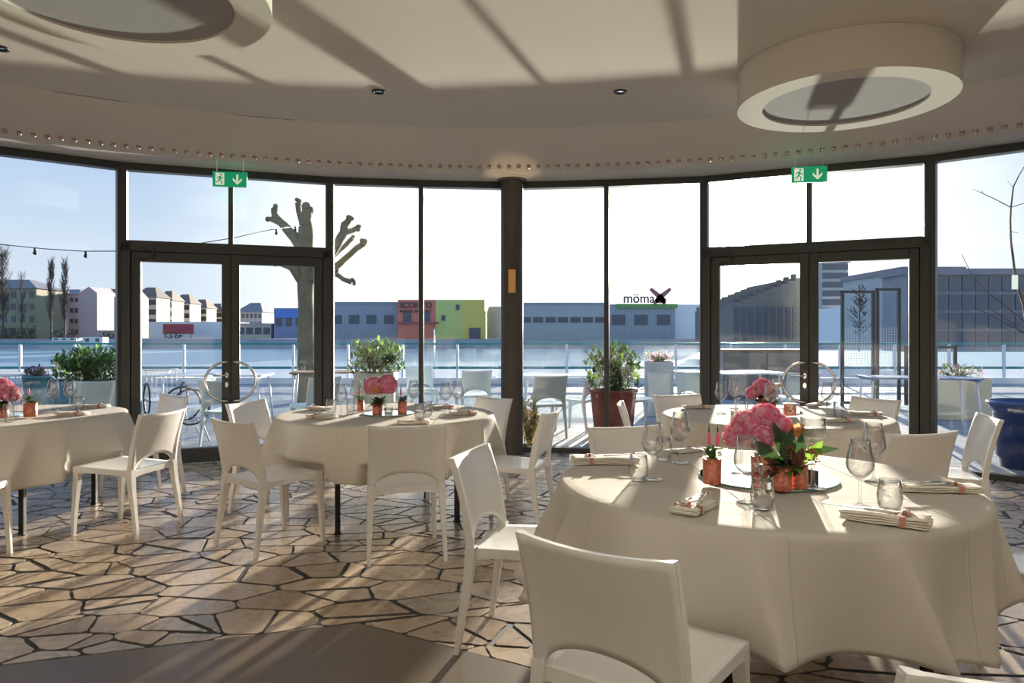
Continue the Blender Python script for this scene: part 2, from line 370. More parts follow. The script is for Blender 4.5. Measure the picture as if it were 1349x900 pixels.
def door(idx, a, b, handle_leaf):
    d = (b-a).normalized(); L = (b-a).length; nn = Vector((d.y, -d.x))  # nn points into the room
    if nn.y > 0: nn = -nn
    root = thing('door_%d' % idx, 'double glazed door in dark grey frame with round pull handles '+handle_leaf, None, (a.x, a.y, 0), math.atan2(d.y, d.x)); root['kind'] = 'structure'
    # local: x along, y = outward (left of d) ; room side is -y
    mb = MB(); D = .07
    mb.box(0, .085, -D, D, 0, TR, bev=.004); mb.box(L-.085, L, -D, D, 0, TR, bev=.004); mb.box(0, L, -D, D, TR-.08, TR+.015, bev=.004); mb.box(.08, .095, .034, D, 0, TR-.08); mb.box(L-.095, L-.08, .034, D, 0, TR-.08); mb.box(.08, L-.08, .034, D, TR-.1, TR-.07); mb.box(L/2-.015, L/2+.015, .036, .05, .01, TR-.08)
    mb.build('frame', M['frame'], root)
    x0, x1 = .09, L-.09; xm = L/2; z1 = TR-.082
    for (u0, u1, side) in ((x0, xm-.001, 0), (xm+.001, x1, 1)):
        lf = MB(); st = .088
        lf.box(u0, u0+st, -.055, .035, .012, z1, bev=.005); lf.box(u1-st, u1, -.055, .035, .012, z1, bev=.005)
        lf.box(u0+st, u1-st, -.055, .035, z1-.10, z1, bev=.005); lf.box(u0+st, u1-st, -.055, .035, .012, .16, bev=.005)
        for q in (u0+.006, u1-.010): lf.box(q, q+.004, -.0575, -.05, .02, z1-.02)
        leaf = lf.build('door_leaf', M['frame'], root)
        MB().box(u0+st, u1-st, -.014, -.006, .16, z1-.10).build('pane', M['glass_w'], leaf)
        # half round pull
        h = MB(); pts = []; hx = xm; s = -1 if side == 0 else 1
        for i in range(25):
            t = -PI/2+PI*i/24; pts.append((hx+s*(.035+.215*math.cos(t)), -.105, .85+.205*math.sin(t)))
        pts = [(hx+s*.035, -.055, pts[0][2])]+pts+[(hx+s*.035, -.055, pts[-1][2])]
        h.tube(pts, .0135, 12); h.build('pull_handle', M['steel'], leaf)
        if side == 0:
            k = MB(); cx = u1-.04
            for zc in (.915, .82):
                k.lathe([(.001, 0), (.019, 0), (.019, .007), (.001, .007)], 20)
                # turn the discs upright
            vs = []
            k = MB()
            for zc in (.915, .815):
                poly = [(cx+.017*math.cos(t*PI/10), .028*math.sin(t*PI/10)) for t in range(20)]
                k.prism(poly, 0, .008, mtx=Matrix.Translation((0, -.055, zc)) @ Matrix.Rotation(PI/2, 4, 'X'))
            k.build('lock_plate', M['steel'], leaf)
            k = MB(); k.tube([(cx, -.06, .915), (cx, -.095, .915), (cx-.03, -.1, .915), (cx-.13, -.1, .913)], .008, 10); k.build('lever_handle', M['steel'], leaf)
        if side == 0:
            c = MB(); c.box(u0+.03, u0+.22, -.085, -.057, z1-.065, z1-.01, bev=.004); c.box(u0+.05, u0+.20, -.10, -.09, z1+.02, z1+.03); c.box(u0+.19, u0+.21, -.10, -.07, z1-.03, z1+.03)
            c.build('door_closer', M['frame'], leaf)
door(1, P[1], P[2], 'beside the bare lopped tree outside'); door(2, P[6], P[7], 'under the low sun')
# column
mb = MB(); mb.lathe([(.125, 0), (.125, SOF)], 40, c=(0, 8.12, 0)); mb.lathe([(.125, SOF-.012), (.17, SOF-.012), (.17, SOF-.001), (.12, SOF-.001)], 40, c=(0, 8.12, 0)); 
col = struct(mb.build('column', M['column']))
wl = thing('wall_lamp', 'slim brass up and down wall lamp mounted on the dark central column', 'wall lamp', (0, 7.985, 1.93))
MB().box(-.035, .035, -.05, -.042, -.13, .13, bev=.003).box(-.04, -.034, -.055, .0, -.13, .13).box(.034, .04, -.055, .0, -.13, .13).build('housing', M['brass'], wl)
MB().box(-.033, .033, -.041, -.01, -.10, .10).build('lamp_insert', mat('lamp_amber', (.55, .30, .08), .4), wl)

# sign helper -------------------------------------------------
def exit_sign(px, py, Y, w, h, label):
    c = at(px, py, Y); fx, fy = -c.x, -(c.y-CC.y)
    root = thing('exit_sign', label, 'exit sign', c, rot_to(fx*.5, fy)+PI)
    MB().box(-w/2, w/2, -.012, .012, -h/2, h/2, bev=.002).build('panel', M['green'], root)
    up = Matrix.Rotation(PI/2, 4, 'X')
    k = MB(); s = h/20.0; Y0 = .0145
    def poly(pts, mi=0): k.prism([(x*s, z*s) for x, z in pts], .0125, Y0, mi, mtx=up)
    # white doorway on the left with running figure cut in green
    ox = -12.5
    poly([(ox-5.5, -8), (ox+5.5, -8), (ox+5.5, 8), (ox-5.5, 8)], 0)
    Y0 = .0165
    def pg(pts): k.prism([((ox+x)*s, z*s) for x, z in pts], .0148, Y0, 1, mtx=up)
    pg([(1.6+1.3*math.cos(t*PI/5), 5.6+1.3*math.sin(t*PI/5)) for t in range(10)])
    pg([(-1.6, 3.2), (1.4, 4.0), (1.9, 2.8), (.8, -1.2), (-1.4, -.8), (-.6, 2.0)])
    pg([(-1.6, 3.2), (-4.0, 1.4), (-3.6, .4), (-.9, 2.2)]); pg([(1.4, 3.6), (3.0, 1.2), (4.8, 1.6), (4.8, .6), (2.5, .0), (.8, 2.2)])
    pg([(-1.4, -.8), (.4, -1.2), (-1.6, -4.4), (-4.8, -4.6), (-4.8, -3.4), (-2.4, -3.2)]); pg([(.8, -1.2), (-.6, -1.0), (1.8, -3.6), (1.2, -7.4), (2.6, -7.4), (3.2, -3.4)])
    k.build('running_figure', [M['signwhite'], M['green']], root); k = MB()
    Y0 = .0145; ax = 9.5
    k.prism([(q[0]*s, q[1]*s) for q in ((ax, -7), (ax+5.6, -1.4), (ax+5.6, 1.8), (ax+1.2, -2.6), (ax+1.2, 6.5), (ax-1.2, 6.5), (ax-1.2, -2.6), (ax-5.6, 1.8), (ax-5.6, -1.4))], .0125, .0145, 0, mtx=up); k.build('arrow', M['signwhite'], root)
    for q in (-.38, .38): MB().box(w*q-.003, w*q+.003, -.003, .003, h/2, 3.11-c.z).build('bracket', M['plaster'], root)
exit_sign(303, 236.5, 7.22, .325, .15, 'green emergency exit sign above the door beside the bare lopped tree')
exit_sign(1066, 230, 6.78, .315, .15, 'green emergency exit sign above the door the sun shines through')

# ceiling drums
def drum(x, y, r, label):
    root = thing('ceiling_drum', label, 'ceiling light', (x, y, CEI-.285), 0, 'round white ceiling drums')
    mb = MB(); mb.lathe([(r, .284), (r, 0)], 96); mb.lathe([(r, 0), (r*.755, 0)], 96, smooth=False); mb.lathe([(r*.755, 0), (r*.755, .02)], 96); mb.build('drum', M['drum'], root, fix=False)
    for p in root.children: pass
    MB().lathe([(r*.755, .016), (.003, .016)], 96).build('diffuser', M['diffuser'], root)
drum(-2.06, 3.72, .78, 'round white ceiling drum partly cut off, above the tables away from the sun')
drum(2.50, 5.44, .765, 'round white ceiling drum hanging whole above the table with the number three')
for x, y, lab in ((-1.11, 6.0, 'small black recessed ceiling spotlight above the table left of the dark column'), (.90, 6.0, 'small black recessed ceiling spotlight beside the round drum, right of the column'), (-3.61, 5.09, 'small black recessed ceiling spotlight at the picture edge beside a drum')):
    root = thing('ceiling_spotlight', lab, 'spotlight', (x, y, CEI-.012))
    MB().lathe([(.034, .010), (.036, .0), (.052, -.001), (.055, .006), (.055, .011)], 32).build('trim_ring', M['black'], root)
    MB().lathe([(.034, .008), (.001, .006)], 24).build('lens', M['chrome'], root)
# bulbs on fascia
bm_ = MB(); bm_.lathe([(.022, 0), (.022, .006), (.014, .010)], 14, mi=0); bm_.ball((0, 0, .020), .021, 1, 14)
b0 = bm_.build('light_bulb', [M['bulb'], M['bulb']])
tag(b0, 'small copper coloured bulb in the curved row along the ceiling edge', 'light bulb', 'bulbs in a row on the curved ceiling edge')
rr = CR-.62; zz = SOF+(.12)*(CEI-SOF)/.72
sl = math.atan2(CEI-SOF, .72)
dth = .104/rr; cnt = 0; a = aR+.02; first = True
while a < aL-.02:
    q = onring(a, rr); 
    o = b0 if first else b0.copy()
    if not first: COL.objects.link(o)
    first = False
    # normal of fascia: pointing down & inwards
    nrm = Vector((-math.cos(a)*math.sin(sl), -math.sin(a)*math.sin(sl), -math.cos(sl)))
    o.rotation_mode = 'QUATERNION'; o.rotation_quaternion = nrm.to_track_quat('Z', 'Y'); o.location = (q.x, q.y, zz)
    if (Vector((q.x, q.y)).y > 0 and abs(q.x/q.y) < .74) or o is b0: cnt += 1
    else: bpy.data.objects.remove(o)
    a += dth

# ------------------------------------------------------------------ floor
def clip(poly, p, nrm, keep=1):
    out = []; n = len(poly)
    for i in range(n):
        a, b = poly[i], poly[(i+1) % n]; da = (a-p).dot(nrm)*keep; db = (b-p).dot(nrm)*keep
        if da >= 0: out.append(a)
        if da*db < 0: out.append(a+(b-a)*(da/(da-db)))
    return out
def area(p): return abs(sum(p[i].x*p[(i+1) % len(p)].y-p[(i+1) % len(p)].x*p[i].y for i in range(len(p))))/2
rf = random.Random(21)
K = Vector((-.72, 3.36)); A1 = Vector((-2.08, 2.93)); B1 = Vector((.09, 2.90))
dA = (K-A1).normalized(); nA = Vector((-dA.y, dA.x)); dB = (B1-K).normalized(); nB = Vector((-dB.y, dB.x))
big = [Vector((-6.3, .2)), Vector((6.3, .2)), Vector((6.3, 5.0))]+[p.copy() for p in reversed(P)]+[Vector((-6.3, 5.0))]
starts = [clip(big, K, nA)]
bel = clip(big, K, nA, -1); starts.append(clip(bel, K, nB))
stones = []
def split(poly, depth=0):
    ar = area(poly)
    if ar < .004 or len(poly) < 3: return
    tgt = rf.choice((.025, .06, .10, .14, .20, .26))
    if ar < tgt or depth > 16: stones.append(poly); return
    best = max(((poly[i]-poly[j]) for i in range(len(poly)) for j in range(i)), key=lambda v: v.length)
    an = math.atan2(best.y, best.x)+rf.gauss(0, .42); nn = Vector((math.cos(an), math.sin(an)))
    c = sum(poly, Vector((0, 0)))/len(poly)+best*rf.uniform(-.13, .13)
    split(clip(poly, c, nn, 1), depth+1); split(clip(poly, c, nn, -1), depth+1)
seeds = []; tries = 0
while tries < 9000:
    tries += 1; p = Vector((rf.uniform(-6.6, 6.6), rf.uniform(.4, 8.6))); dmin = rf.choice((.15, .22, .30, .40, .50))
    if all(math.hypot((p.x-q.x)*.72, (p.y-q.y)*1.3) > dmin for q in seeds): seeds.append(p)
def voro(start):
    for p in seeds:
        c = start
        for q in seeds:
            if q is p or abs(q.x-p.x) > 2.4 or abs(q.y-p.y) > 1.6: continue
            d = Vector(((q.x-p.x)*.72**2, (q.y-p.y)*1.3**2)); m = (p+q)/2; c = clip(c, m, -d.normalized(), 1)
            if len(c) < 3: break
        if len(c) < 3 or area(c) < .003: continue
        best = max(((c[i]-c[j]) for i in range(len(c)) for j in range(i)), key=lambda v: v.length)
        if rf.random() < .6 and area(c) > .05:
            an = math.atan2(best.y, best.x)+rf.gauss(0, .6); nn = Vector((math.cos(an), math.sin(an))); cc = sum(c, Vector((0, 0)))/len(c)+best*rf.uniform(-.2, .2)
            for k_ in (1, -1):
                h = clip(c, cc, nn, k_)
                if len(h) > 2: stones.append(h)
        else: stones.append(c)
for s_ in starts: voro(s_)

def inset(poly, d):
    c = sum(poly, Vector((0, 0)))/len(poly); out = poly
    n = len(poly)
    if sum(poly[i].x*poly[(i+1) % n].y-poly[(i+1) % n].x*poly[i].y for i in range(n)) < 0: poly = poly[::-1]; out = poly
    for i in range(n):
        a, b = poly[i], poly[(i+1) % n]; e = b-a
        if e.length < 1e-4: continue
        nn = Vector((-e.y, e.x)).normalized(); out = clip(out, a+nn*d*rf.uniform(.4, 1.6), nn, 1)
        if len(out) < 3: return []
    return out
mb = MB()
for st in stones:
    q = inset(st, rf.choice((.004, .006, .008, .012)))
    if len(q) < 3 or area(q) < .0015: continue
    r2 = []
    n = len(q)
    for i in range(n):
        a, b = q[i], q[(i+1) % n]; e = b-a
        if e.length > .10:
            k = int(e.length/.055)
            nn = Vector((-e.y, e.x)).normalized(); r2.append(a+e*min(.1, .02/e.length))
            w = 0
            for j in range(1, k): 
                w = w*.6+rf.uniform(0, .0045); r2.append(a+e*(j/k)+nn*w)
            r2.append(b-e*min(.1, .02/e.length))
        else: r2.append(a+e*.3); r2.append(a+e*.7)
    h = rf.uniform(.0015, .0022)
    m = len(r2); vs = [(p.x, p.y, -.004) for p in r2]+[(p.x, p.y, h) for p in r2]
    mb.add(vs, [list(range(m, 2*m))]+[[i, (i+1) % m, m+(i+1) % m, m+i] for i in range(m)], 0)
mb.v = mb.v
g = len(mb.v)
mb.add([(p.x, p.y, -.001) for p in starts[0]], [list(range(len(starts[0])))], 1); mb.add([(p.x, p.y, -.001) for p in starts[1]], [list(range(len(starts[1])))], 1)
struct(mb.build('floor', [M['stone'], M['grout']], fix=False))
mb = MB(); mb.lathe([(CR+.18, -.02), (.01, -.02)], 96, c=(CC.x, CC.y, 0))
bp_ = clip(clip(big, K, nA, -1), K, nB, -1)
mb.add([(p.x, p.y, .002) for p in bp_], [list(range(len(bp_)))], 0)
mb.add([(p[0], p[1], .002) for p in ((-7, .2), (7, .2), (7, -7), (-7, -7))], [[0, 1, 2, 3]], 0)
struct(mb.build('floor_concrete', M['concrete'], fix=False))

# ------------------------------------------------------------------ chairs
def make_chair(mt=None, name='dining_chair'):
    mt = mt or M['chair']
    root = thing(name, 'chair', 'chair')
    # seat: curved slab with arched skirt
    mb = MB(); nu, nv = 14, 14; hw = .222
    def zt(u, v): return .452+.010*v-.012*(1-u*u)*(1-v*v)+.006*math.cos(v*PI)*0
    top = []; bot = []
    for j in range(nv+1):
        v = -1+2*j/nv
        for i in range(nu+1):
            u = -1+2*i/nu; w = hw*(1-.03*(1-v))*(1.0); x = u*w; y = .01+v*.225-(.008*u*u if v > 0 else 0)*v
            top.append((x, y, zt(u, v)))
            edge = max(abs(u), abs(v)); bot.append((x*.995, y, zt(u, v)-.018))
    W = nu+1; vs = top+bot; fs = []; o = len(top)
    for j in range(nv):
        for i in range(nu):
            a = j*W+i; fs.append([a, a+1, a+W+1, a+W]); fs.append([o+a, o+a+W, o+a+W+1, o+a+1])
    mb.add(vs, fs, 0, True)
    # skirt ring
    ring = [j*W+nu for j in range(nv+1)]+[nv*W+i for i in range(nu-1, -1, -1)]+[j*W for j in range(nv-1, -1, -1)]+[i for i in range(1, nu)]
    vs = []
    for k in ring:
        x, y, z = top[k]; t = min(1, max(abs(x)/hw if abs(y-.01) >= .22 else abs(y-.01)/.225, 0))
        dz = .034+.022*t**4; s = .955
        vs += [(x, y, z), (x*1.004, y*1.002, z-dz), (x*s, .01+(y-.01)*s, z-dz+.001), (x*s, .01+(y-.01)*s, z-.01)]
    n = len(ring); fs = []
    for i in range(n):
        a = i*4; b = ((i+1) % n)*4
        for q in range(3): fs.append([a+q, b+q, b+q+1, a+q+1])
    mb.add(vs, fs, 0, False)
    mb.build('seat', mt, root)
    # backrest
    mb = MB(); nu = 28; rows = 12; grid = {}
    def yb(z, u):
        t = (z-.44)/.38
        return -.205-.028*t-.055*t*t-.030*(1-u*u)*min(1, max(0, t+.25))
    def half(z): t = (z-.44)/.38; return .222+.004*t
    cols = []
    for i in range(nu+1):
        u = -1+2*i/nu
        if abs(u) < .86: zl = .432+.098*math.sqrt(max(0, 1-(u/.86)**2))
        else: zl = .405
        ztop = .822-.010*(1-u*u)
        cols.append((u, zl, ztop))
    # make the arch legs crisp
    front = []; back = []; T = .017
    for (u, zl, zt_) in cols:
        for j in range(rows+1):
            z = zl+(zt_-zl)*j/rows; x = u*half(z); y = yb(z, u)
            th = T*(1.7 if abs(u) > .9 else 1)
            front.append((x, y+th*.5, z)); back.append((x, y-th*.5, z))
    Wd = rows+1; o = len(front); fs = []
    for i in range(nu):
        for j in range(rows):
            a = i*Wd+j; fs.append([a, a+1, a+Wd+1, a+Wd]); fs.append([o+a, o+a+Wd, o+a+Wd+1, o+a+1])
    sfs = []
    for i in range(nu):
        a = i*Wd; sfs.append([a, a+Wd, o+a+Wd, o+a]); a = i*Wd+rows; sfs.append([a, o+a, o+a+Wd, a+Wd])
    for j in range(rows):
        a = j; sfs.append([a, o+a, o+a+1, a+1]); a = nu*Wd+j; sfs.append([a, a+1, o+a+1, o+a])
    mb.add(front+back, fs, 0, True); mb.add(front+back, sfs, 0, False)
    # rolled rim on the sides
    for s in (-1, 1):
        q = []
        for j in range(9):
            z = .44+.375*j/8; q.append((s*half(z)*.985, yb(z, 1)+.002, z))
        vs = []
        for (x, y, z) in q:
            t = (z-.44)/.375; d = .026-.013*t; w = .012
            vs += [(x-s*w*.8, y-d*.6, z), (x+s*w*.5, y-d*.6, z), (x+s*w*.5, y+d*.7, z), (x-s*w*.8, y+d*.7, z)]
        f2 = []
        for j in range(8):
            for k in range(4): a = j*4+k; b = j*4+(k+1) % 4; f2.append([a, b, b+4, a+4])
        f2 += [[3, 2, 1, 0], [32, 33, 34, 35]]
        mb.add(vs, f2, 0, False)
    mb.build('backrest', mt, root, fix=True)
    for (sx, back_) in ((-1, 0), (1, 0), (-1, 1), (1, 1)):
        mb = MB(); vs = []
        if back_: pts = [(.224, -.262, 0, .011), (.219, -.240, .16, .014), (.212, -.212, .33, .0185), (.208, -.200, .455, .022)]
        else: pts = [(.215, .232, 0, .0115), (.210, .222, .2, .0145), (.203, .208, .40, .020), (.202, .206, .449, .021)]
        for (x, y, z, h) in pts:
            x *= sx; vs += [(x-h, y-h, z), (x+h, y-h, z), (x+h, y+h, z), (x-h, y+h, z)]
        f2 = [[3, 2, 1, 0], [12, 13, 14, 15]]
        for j in range(3):
            for k in range(4): a = j*4+k; b = j*4+(k+1) % 4; f2.append([a, b, b+4, a+4])
        mb.add(vs, f2); lg = mb.build('leg', mt, root)
    return root
T = {0: Vector((-3.72, 5.28)), 1: Vector((1.0, 2.93)), 2: Vector((-.94, 5.4)), 3: Vector((1.92, 5.29))}
TR_ = .80
CH = [  # cx, cy, fx, fy, table, label
 (-2.66, 4.98, -.98, .2, 0, 'white plastic dining chair seen from behind at the near side of the cut-off table'),
 (-3.10, 6.02, -.63, -.77, 0, 'white plastic dining chair standing behind the cut-off table, close to the door with ring handles'),
 (-3.27, 4.17, -.1, 1, 0, 'white dining chair whose seat corner just enters the frame below the cut-off table'),
 (-1.54, 4.64, .62, .785, 2, 'white plastic dining chair turned three quarters, backrest towards the rainbow flare on the paving'),
 (-1.80, 5.54, .95, -.3, 2, 'white plastic dining chair with bright glossy back in front of the ring-handled door'),
 (-.67, 4.48, -.22, .97, 2, 'white plastic dining chair seen squarely from behind at the middle table'),
 (-.37, 5.83, -.78, -.63, 2, 'white plastic dining chair behind the middle table, right next to the dark column'),
 (.0, 5.06, -.95, .3, 2, 'white dining chair in side view between the middle table and the large table'),
 (.085, 3.17, .95, -.3, 1, 'white plastic dining chair in three quarter front view at the large front table'),
 (.37, 2.03, .6, .8, 1, 'largest white dining chair, shaded back turned to the viewer before the front table'),
 (.86, 1.40, .08, 1, 1, 'white dining chair of which only the top edge shows at the bottom picture edge'),
 (2.13, 4.15, -.25, .97, 3, 'shaded dining chair seen from behind at the right of the number three table'),
 (.72, 3.84, .25, -.97, 1, 'beige looking shaded dining chair behind the large front table before the red planter'),
 (1.52, 6.0, .3, -.95, 3, 'white dining chair behind the number three table beside the left door post'),
 (2.72, 5.80, -.92, -.4, 3, 'white dining chair behind the number three table before the right door leaf'),
 (1.12, 5.45, .98, -.15, 3, 'white dining chair seen edge on at the left of the number three table'),
 (2.78, 4.70, -.95, .3, 3, 'white dining chair with sunlit back beside the blue tub outside'),
 (2.12, 2.72, -1, .08, 1, 'white dining chair whose seat edge shows at the frame edge right of the large table'),
]
proto = make_chair(); snap = snapshot(proto)
for i, (x, y, fx, fy, t, lab) in enumerate(CH):
    o = proto if i == 0 else copy_tree(snap)
    o.location = (x, y, .0022); o.rotation_euler = (0, 0, rot_to(fx, fy)); o['label'] = lab; o['group'] = 'white dining chairs around the laid tables'

# ------------------------------------------------------------------ tables and cloths
def table(i, rotleg, lab, labc, seed, drop0=.37):
    c = T[i]; root = thing('banquet_table', lab, 'table', (c.x, c.y, .0022), rotleg)
    MB().lathe([(.01, .745), (.79, .745), (.79, .72), (.01, .72)], 64).build('table_top', M['wood'], root)
    for sx in (-1, 1):
        for sy in (-1, 1):
            l = MB(); l.box(sx*.42-.017, sx*.42+.017, sy*.42-.017, sy*.42+.017, .012, .72, bev=.003); l.box(sx*.42-.02, sx*.42+.02, sy*.42-.02, sy*.42+.02, 0, .014)
            l.build('leg', M['black'], root)
    r = random.Random(seed); nf = 14
    fo = [(2*PI*(k+r.uniform(-.3, .3))/nf, r.uniform(.5, 1.0), r.uniform(.09, .19)) for k in range(nf)]
    ch = [(x, y, fx, fy) for (x, y, fx, fy, t, _) in CH if t == i]
    n = 300; vs = []; fs = []
    prof = [(0.001, 0), (.3, 0), (.6, 0), (.74, 0), (.785, 0), (.797, .003), (.804, .010), (.808, .022)]
    rows = 18; total = len(prof)+rows
    zt = .753; ph = r.uniform(0, 6)
    for k in range(total):
        for a_ in range(n):
            a = 2*PI*a_/n
            if k < len(prof): rr_, dz = prof[k]; 
            else:
                t = (k-len(prof)+1)/rows; drop = drop0+.036*math.cos(4*a+ph)+.012*math.sin(7*a+ph*2)
                dz = .022+(drop-.022)*t; f = 0
                for (fa, am, w) in fo:
                    d = (a-fa+PI) % (2*PI)-PI
                    d += math.sin(fa*3.7)*t*.16
                    f += am*math.exp(-abs(d/w)**1.2)
                f = min(f, 1.15)
                rr_ = .808+.012*t+(.21*f-.05)*t**.9+.006*math.sin(17*a+3*t+ph)*t
            x = rr_*math.cos(a); y = rr_*math.sin(a); z = zt-dz
            if k >= len(prof) and z < .56:
                gx, gy = x+c.x, y+c.y
                for (cx, cy, fx, fy) in ch:
                    fl = math.hypot(fx, fy); ux, uy = fx/fl, fy/fl
                    ly = (gx-cx)*ux+(gy-cy)*uy; lx = (gx-cx)*uy-(gy-cy)*ux
                    lim = .262*max(0, min(1, (.56-z)/.07)); ex = max(0, 1-max(0, abs(lx)-.225)/.06)
                    # push the cloth ahead of the seat
                    if abs(lx) < .285 and ly < lim and ly > -.3:
                        push = (lim-ly)*ex*(1 if z < .49 else (.56-z)/.07); gx += ux*push; gy += uy*push
                x, y = gx-c.x, gy-c.y
            vs.append((x, y, z))
    for k in range(total-1):
        for a_ in range(n):
            b = (a_+1) % n; fs.append([k*n+a_, k*n+b, (k+1)*n+b, (k+1)*n+a_])
    mb = MB(); mb.add(vs, fs, 0, True)
    o = mb.build('tablecloth', M['cloth'], None, (c.x, c.y, .0022)); tag(o, labc, 'tablecloth', 'white cloths on the round tables')
    so = o.modifiers.new('thick', 'SOLIDIFY'); so.thickness = .0035; so.offset = -1
    return root
table(0, .0, 'black-legged round table under the cut-off white cloth', 'white tablecloth on the table cut off by the frame edge', 3, .36)
table(1, .3, 'black-legged round table under the largest cloth', 'largest white tablecloth, patched with sunlight, on the front table', 12, .385)
table(2, .38, 'black-legged round table in the middle, left of the column', 'white tablecloth on the middle table left of the dark column', 9, .36)
table(3, .2, 'round table standing before the sunlit door', 'white tablecloth on the table with the number three', 17, .36)
TZ = .7572

# ------------------------------------------------------------------ tableware
def lathe_glass(prof, n=36): return MB().lathe(prof, n)
def make_wine():
    # outer then inner profile, height .235
    p = [(.001, .0), (.036, .0), (.0375, .0015), (.034, .004), (.012, .009), (.0055, .016), (.0042, .03), (.0042, .085), (.006, .094), (.016, .101), (.033, .115), (.043, .132), (.0455, .147), (.043, .170), (.036, .205), (.0315, .235),
         (.0303, .235), (.0348, .205), (.0417, .170), (.0442, .147), (.0417, .133), (.032, .117), (.016, .104), (.001, .1)]
    return p
def make_tumbler():
    return [(.001, .0), (.027, .0), (.031, .003), (.0375, .025), (.0405, .048), (.038, .075), (.0335, .105), (.0322, .105), (.0366, .075), (.039, .048), (.036, .027), (.029, .009), (.001, .008)]
def make_slim():
    return [(.001, 0), (.026, 0), (.029, .004), (.031, .06), (.032, .12), (.0308, .12), (.0296, .06), (.027, .012), (.001, .011)]
wine0 = lathe_glass(make_wine()).build('wine_glass', M['glass_t']); tumb0 = lathe_glass(make_tumbler()).build('tumbler', M['glass_t']); slim0 = lathe_glass(make_slim()).build('water_glass', M['glass_t'])
used = set()
def put(o0, px, py, label, cat, group, z=TZ, s=1.0, pos=None):
    o = o0 if o0.name not in used else o0.copy()
    if o is not o0: COL.objects.link(o)
    used.add(o0.name)
    p = Vector(pos) if pos else ground(px, py, z); o.location = (p.x, p.y, z); o.scale = (s, s, s); tag(o, label, cat, group)
    return o
GW = 'empty wine glasses on the laid tables'; GT = 'empty tumblers on the laid tables'
for px, py, lab in ((860, 632, 'wine glass beside the napkin at the far left edge of the large table'), (896, 610, 'wine glass before the knife at the back of the large table'), (984, 662, 'wine glass in front of the pink flowers on the large table'), (1133, 668, 'wine glass standing at the tip of the nearest beribboned napkin'), (1151, 634, 'wine glass just behind the glass at the nearest napkin tip'),
    ):
    put(wine0, px, py, lab, 'wine glass', GW)
for px, py, lab in ((841, 633, 'tumbler standing on the rim of the far left napkin, large table'), (874, 606, 'tumbler half hidden between two wine glasses, back of large table'), (1004, 671, 'tumbler in front of the mirror disc on the large table'), (1172, 673, 'tumbler beside the ribbon of the nearest napkin')):
    put(tumb0, px, py, lab, 'tumbler', GT)
def tlabel(t): return {0: 'on the cut-off table', 2: 'on the middle table left of the column', 3: 'on the number three table'}[t]
EX = [  # table, kind, px, py, extra
 (2, 'w', 449, 549, 'nearest the door post'), (2, 'w', 469, 541, 'behind the small potted sprig'), (2, 'w', 545, 542, 'beside the small brown pot'), (2, 'w', 587, 546, 'before the window mullion'), (2, 'w', 603, 543, 'near the column'),
 (2, 't', 436, 545, 'at the edge by the door post'), (2, 't', 553, 551, 'in front of the flower pots'), (2, 't', 563, 548, 'right of the flower pots, touching another'), (2, 's', 462, 546, 'between two wine glasses'),
 (3, 'w', 950, 545, 'furthest from the door handles'), (3, 'w', 967, 538, 'second from the left table edge'), (3, 'w', 1015, 548, 'before the pink flowers'), (3, 'w', 1090, 546, 'below the ring door handle'), (3, 'w', 1103, 538, 'beside the ring door handle'),
 (3, 't', 976, 548, 'left of the pink flowers'), (3, 's', 1105, 552, 'in front of the right napkin'), (3, 's', 1094, 552, 'beside a twin glass'), (3, 's', 990, 552, 'in front of the pink flowers'),
 (0, 'w', 22, 552, 'beside the flowers at the frame edge'), (0, 'w', 70, 541, 'left of the pair of glasses'), (0, 'w', 92, 541, 'with the pink pail behind it'), (0, 't', 104, 540, 'nearest the napkin by the window'), (0, 's', 12, 556, 'at the frame edge'),
]
for t, k, px, py, ex in EX:
    o0, cat, g_, nm = {'w': (wine0, 'wine glass', GW, 'wine glass'), 't': (tumb0, 'tumbler', GT, 'tumbler'), 's': (slim0, 'water glass', 'straight water glasses on the laid tables', 'straight water glass')}[k]
    put(o0, px, py, nm+' '+ex+' '+tlabel(t), cat, g_)

# mirror discs
M['mirror'] = mat('mirror_silver', (.92, .93, .93), .02, metal=1.0, noise=(2, .01)); M['gedge'] = mat('green_glass_edge', (.25, .60, .45), .2)
def mirror(p, r, label):
    o = thing('mirror_plate', label, 'mirror plate', (p.x, p.y, TZ+.0005), 0, 'round mirrors under the flowers')
    MB().lathe([(.001, .0055), (r-.002, .0055)], 72).build('mirror_surface', M['mirror'], o)
    MB().lathe([(r-.002, .0055), (r, .004), (r, 0), (.001, 0)], 72).build('glass_edge', M['gedge'], o)
D1 = Vector((1.055, 2.98)); D2 = ground(512, 545, TZ); D3 = ground(1022, 543, TZ); D0 = ground(-8, 548, TZ)
D2 = Vector((D2.x, D2.y)); D3 = Vector((D3.x, D3.y)); D0 = Vector((D0.x, D0.y))
mirror(D1, .275, 'large round mirror plate with green edge on the front table'); mirror(D2, .19, 'round mirror plate on the middle table left of the column')
mirror(D3, .19, 'round mirror plate on the number three table'); mirror(D0, .19, 'round mirror plate on the cut-off table')
MZ = TZ+.0062

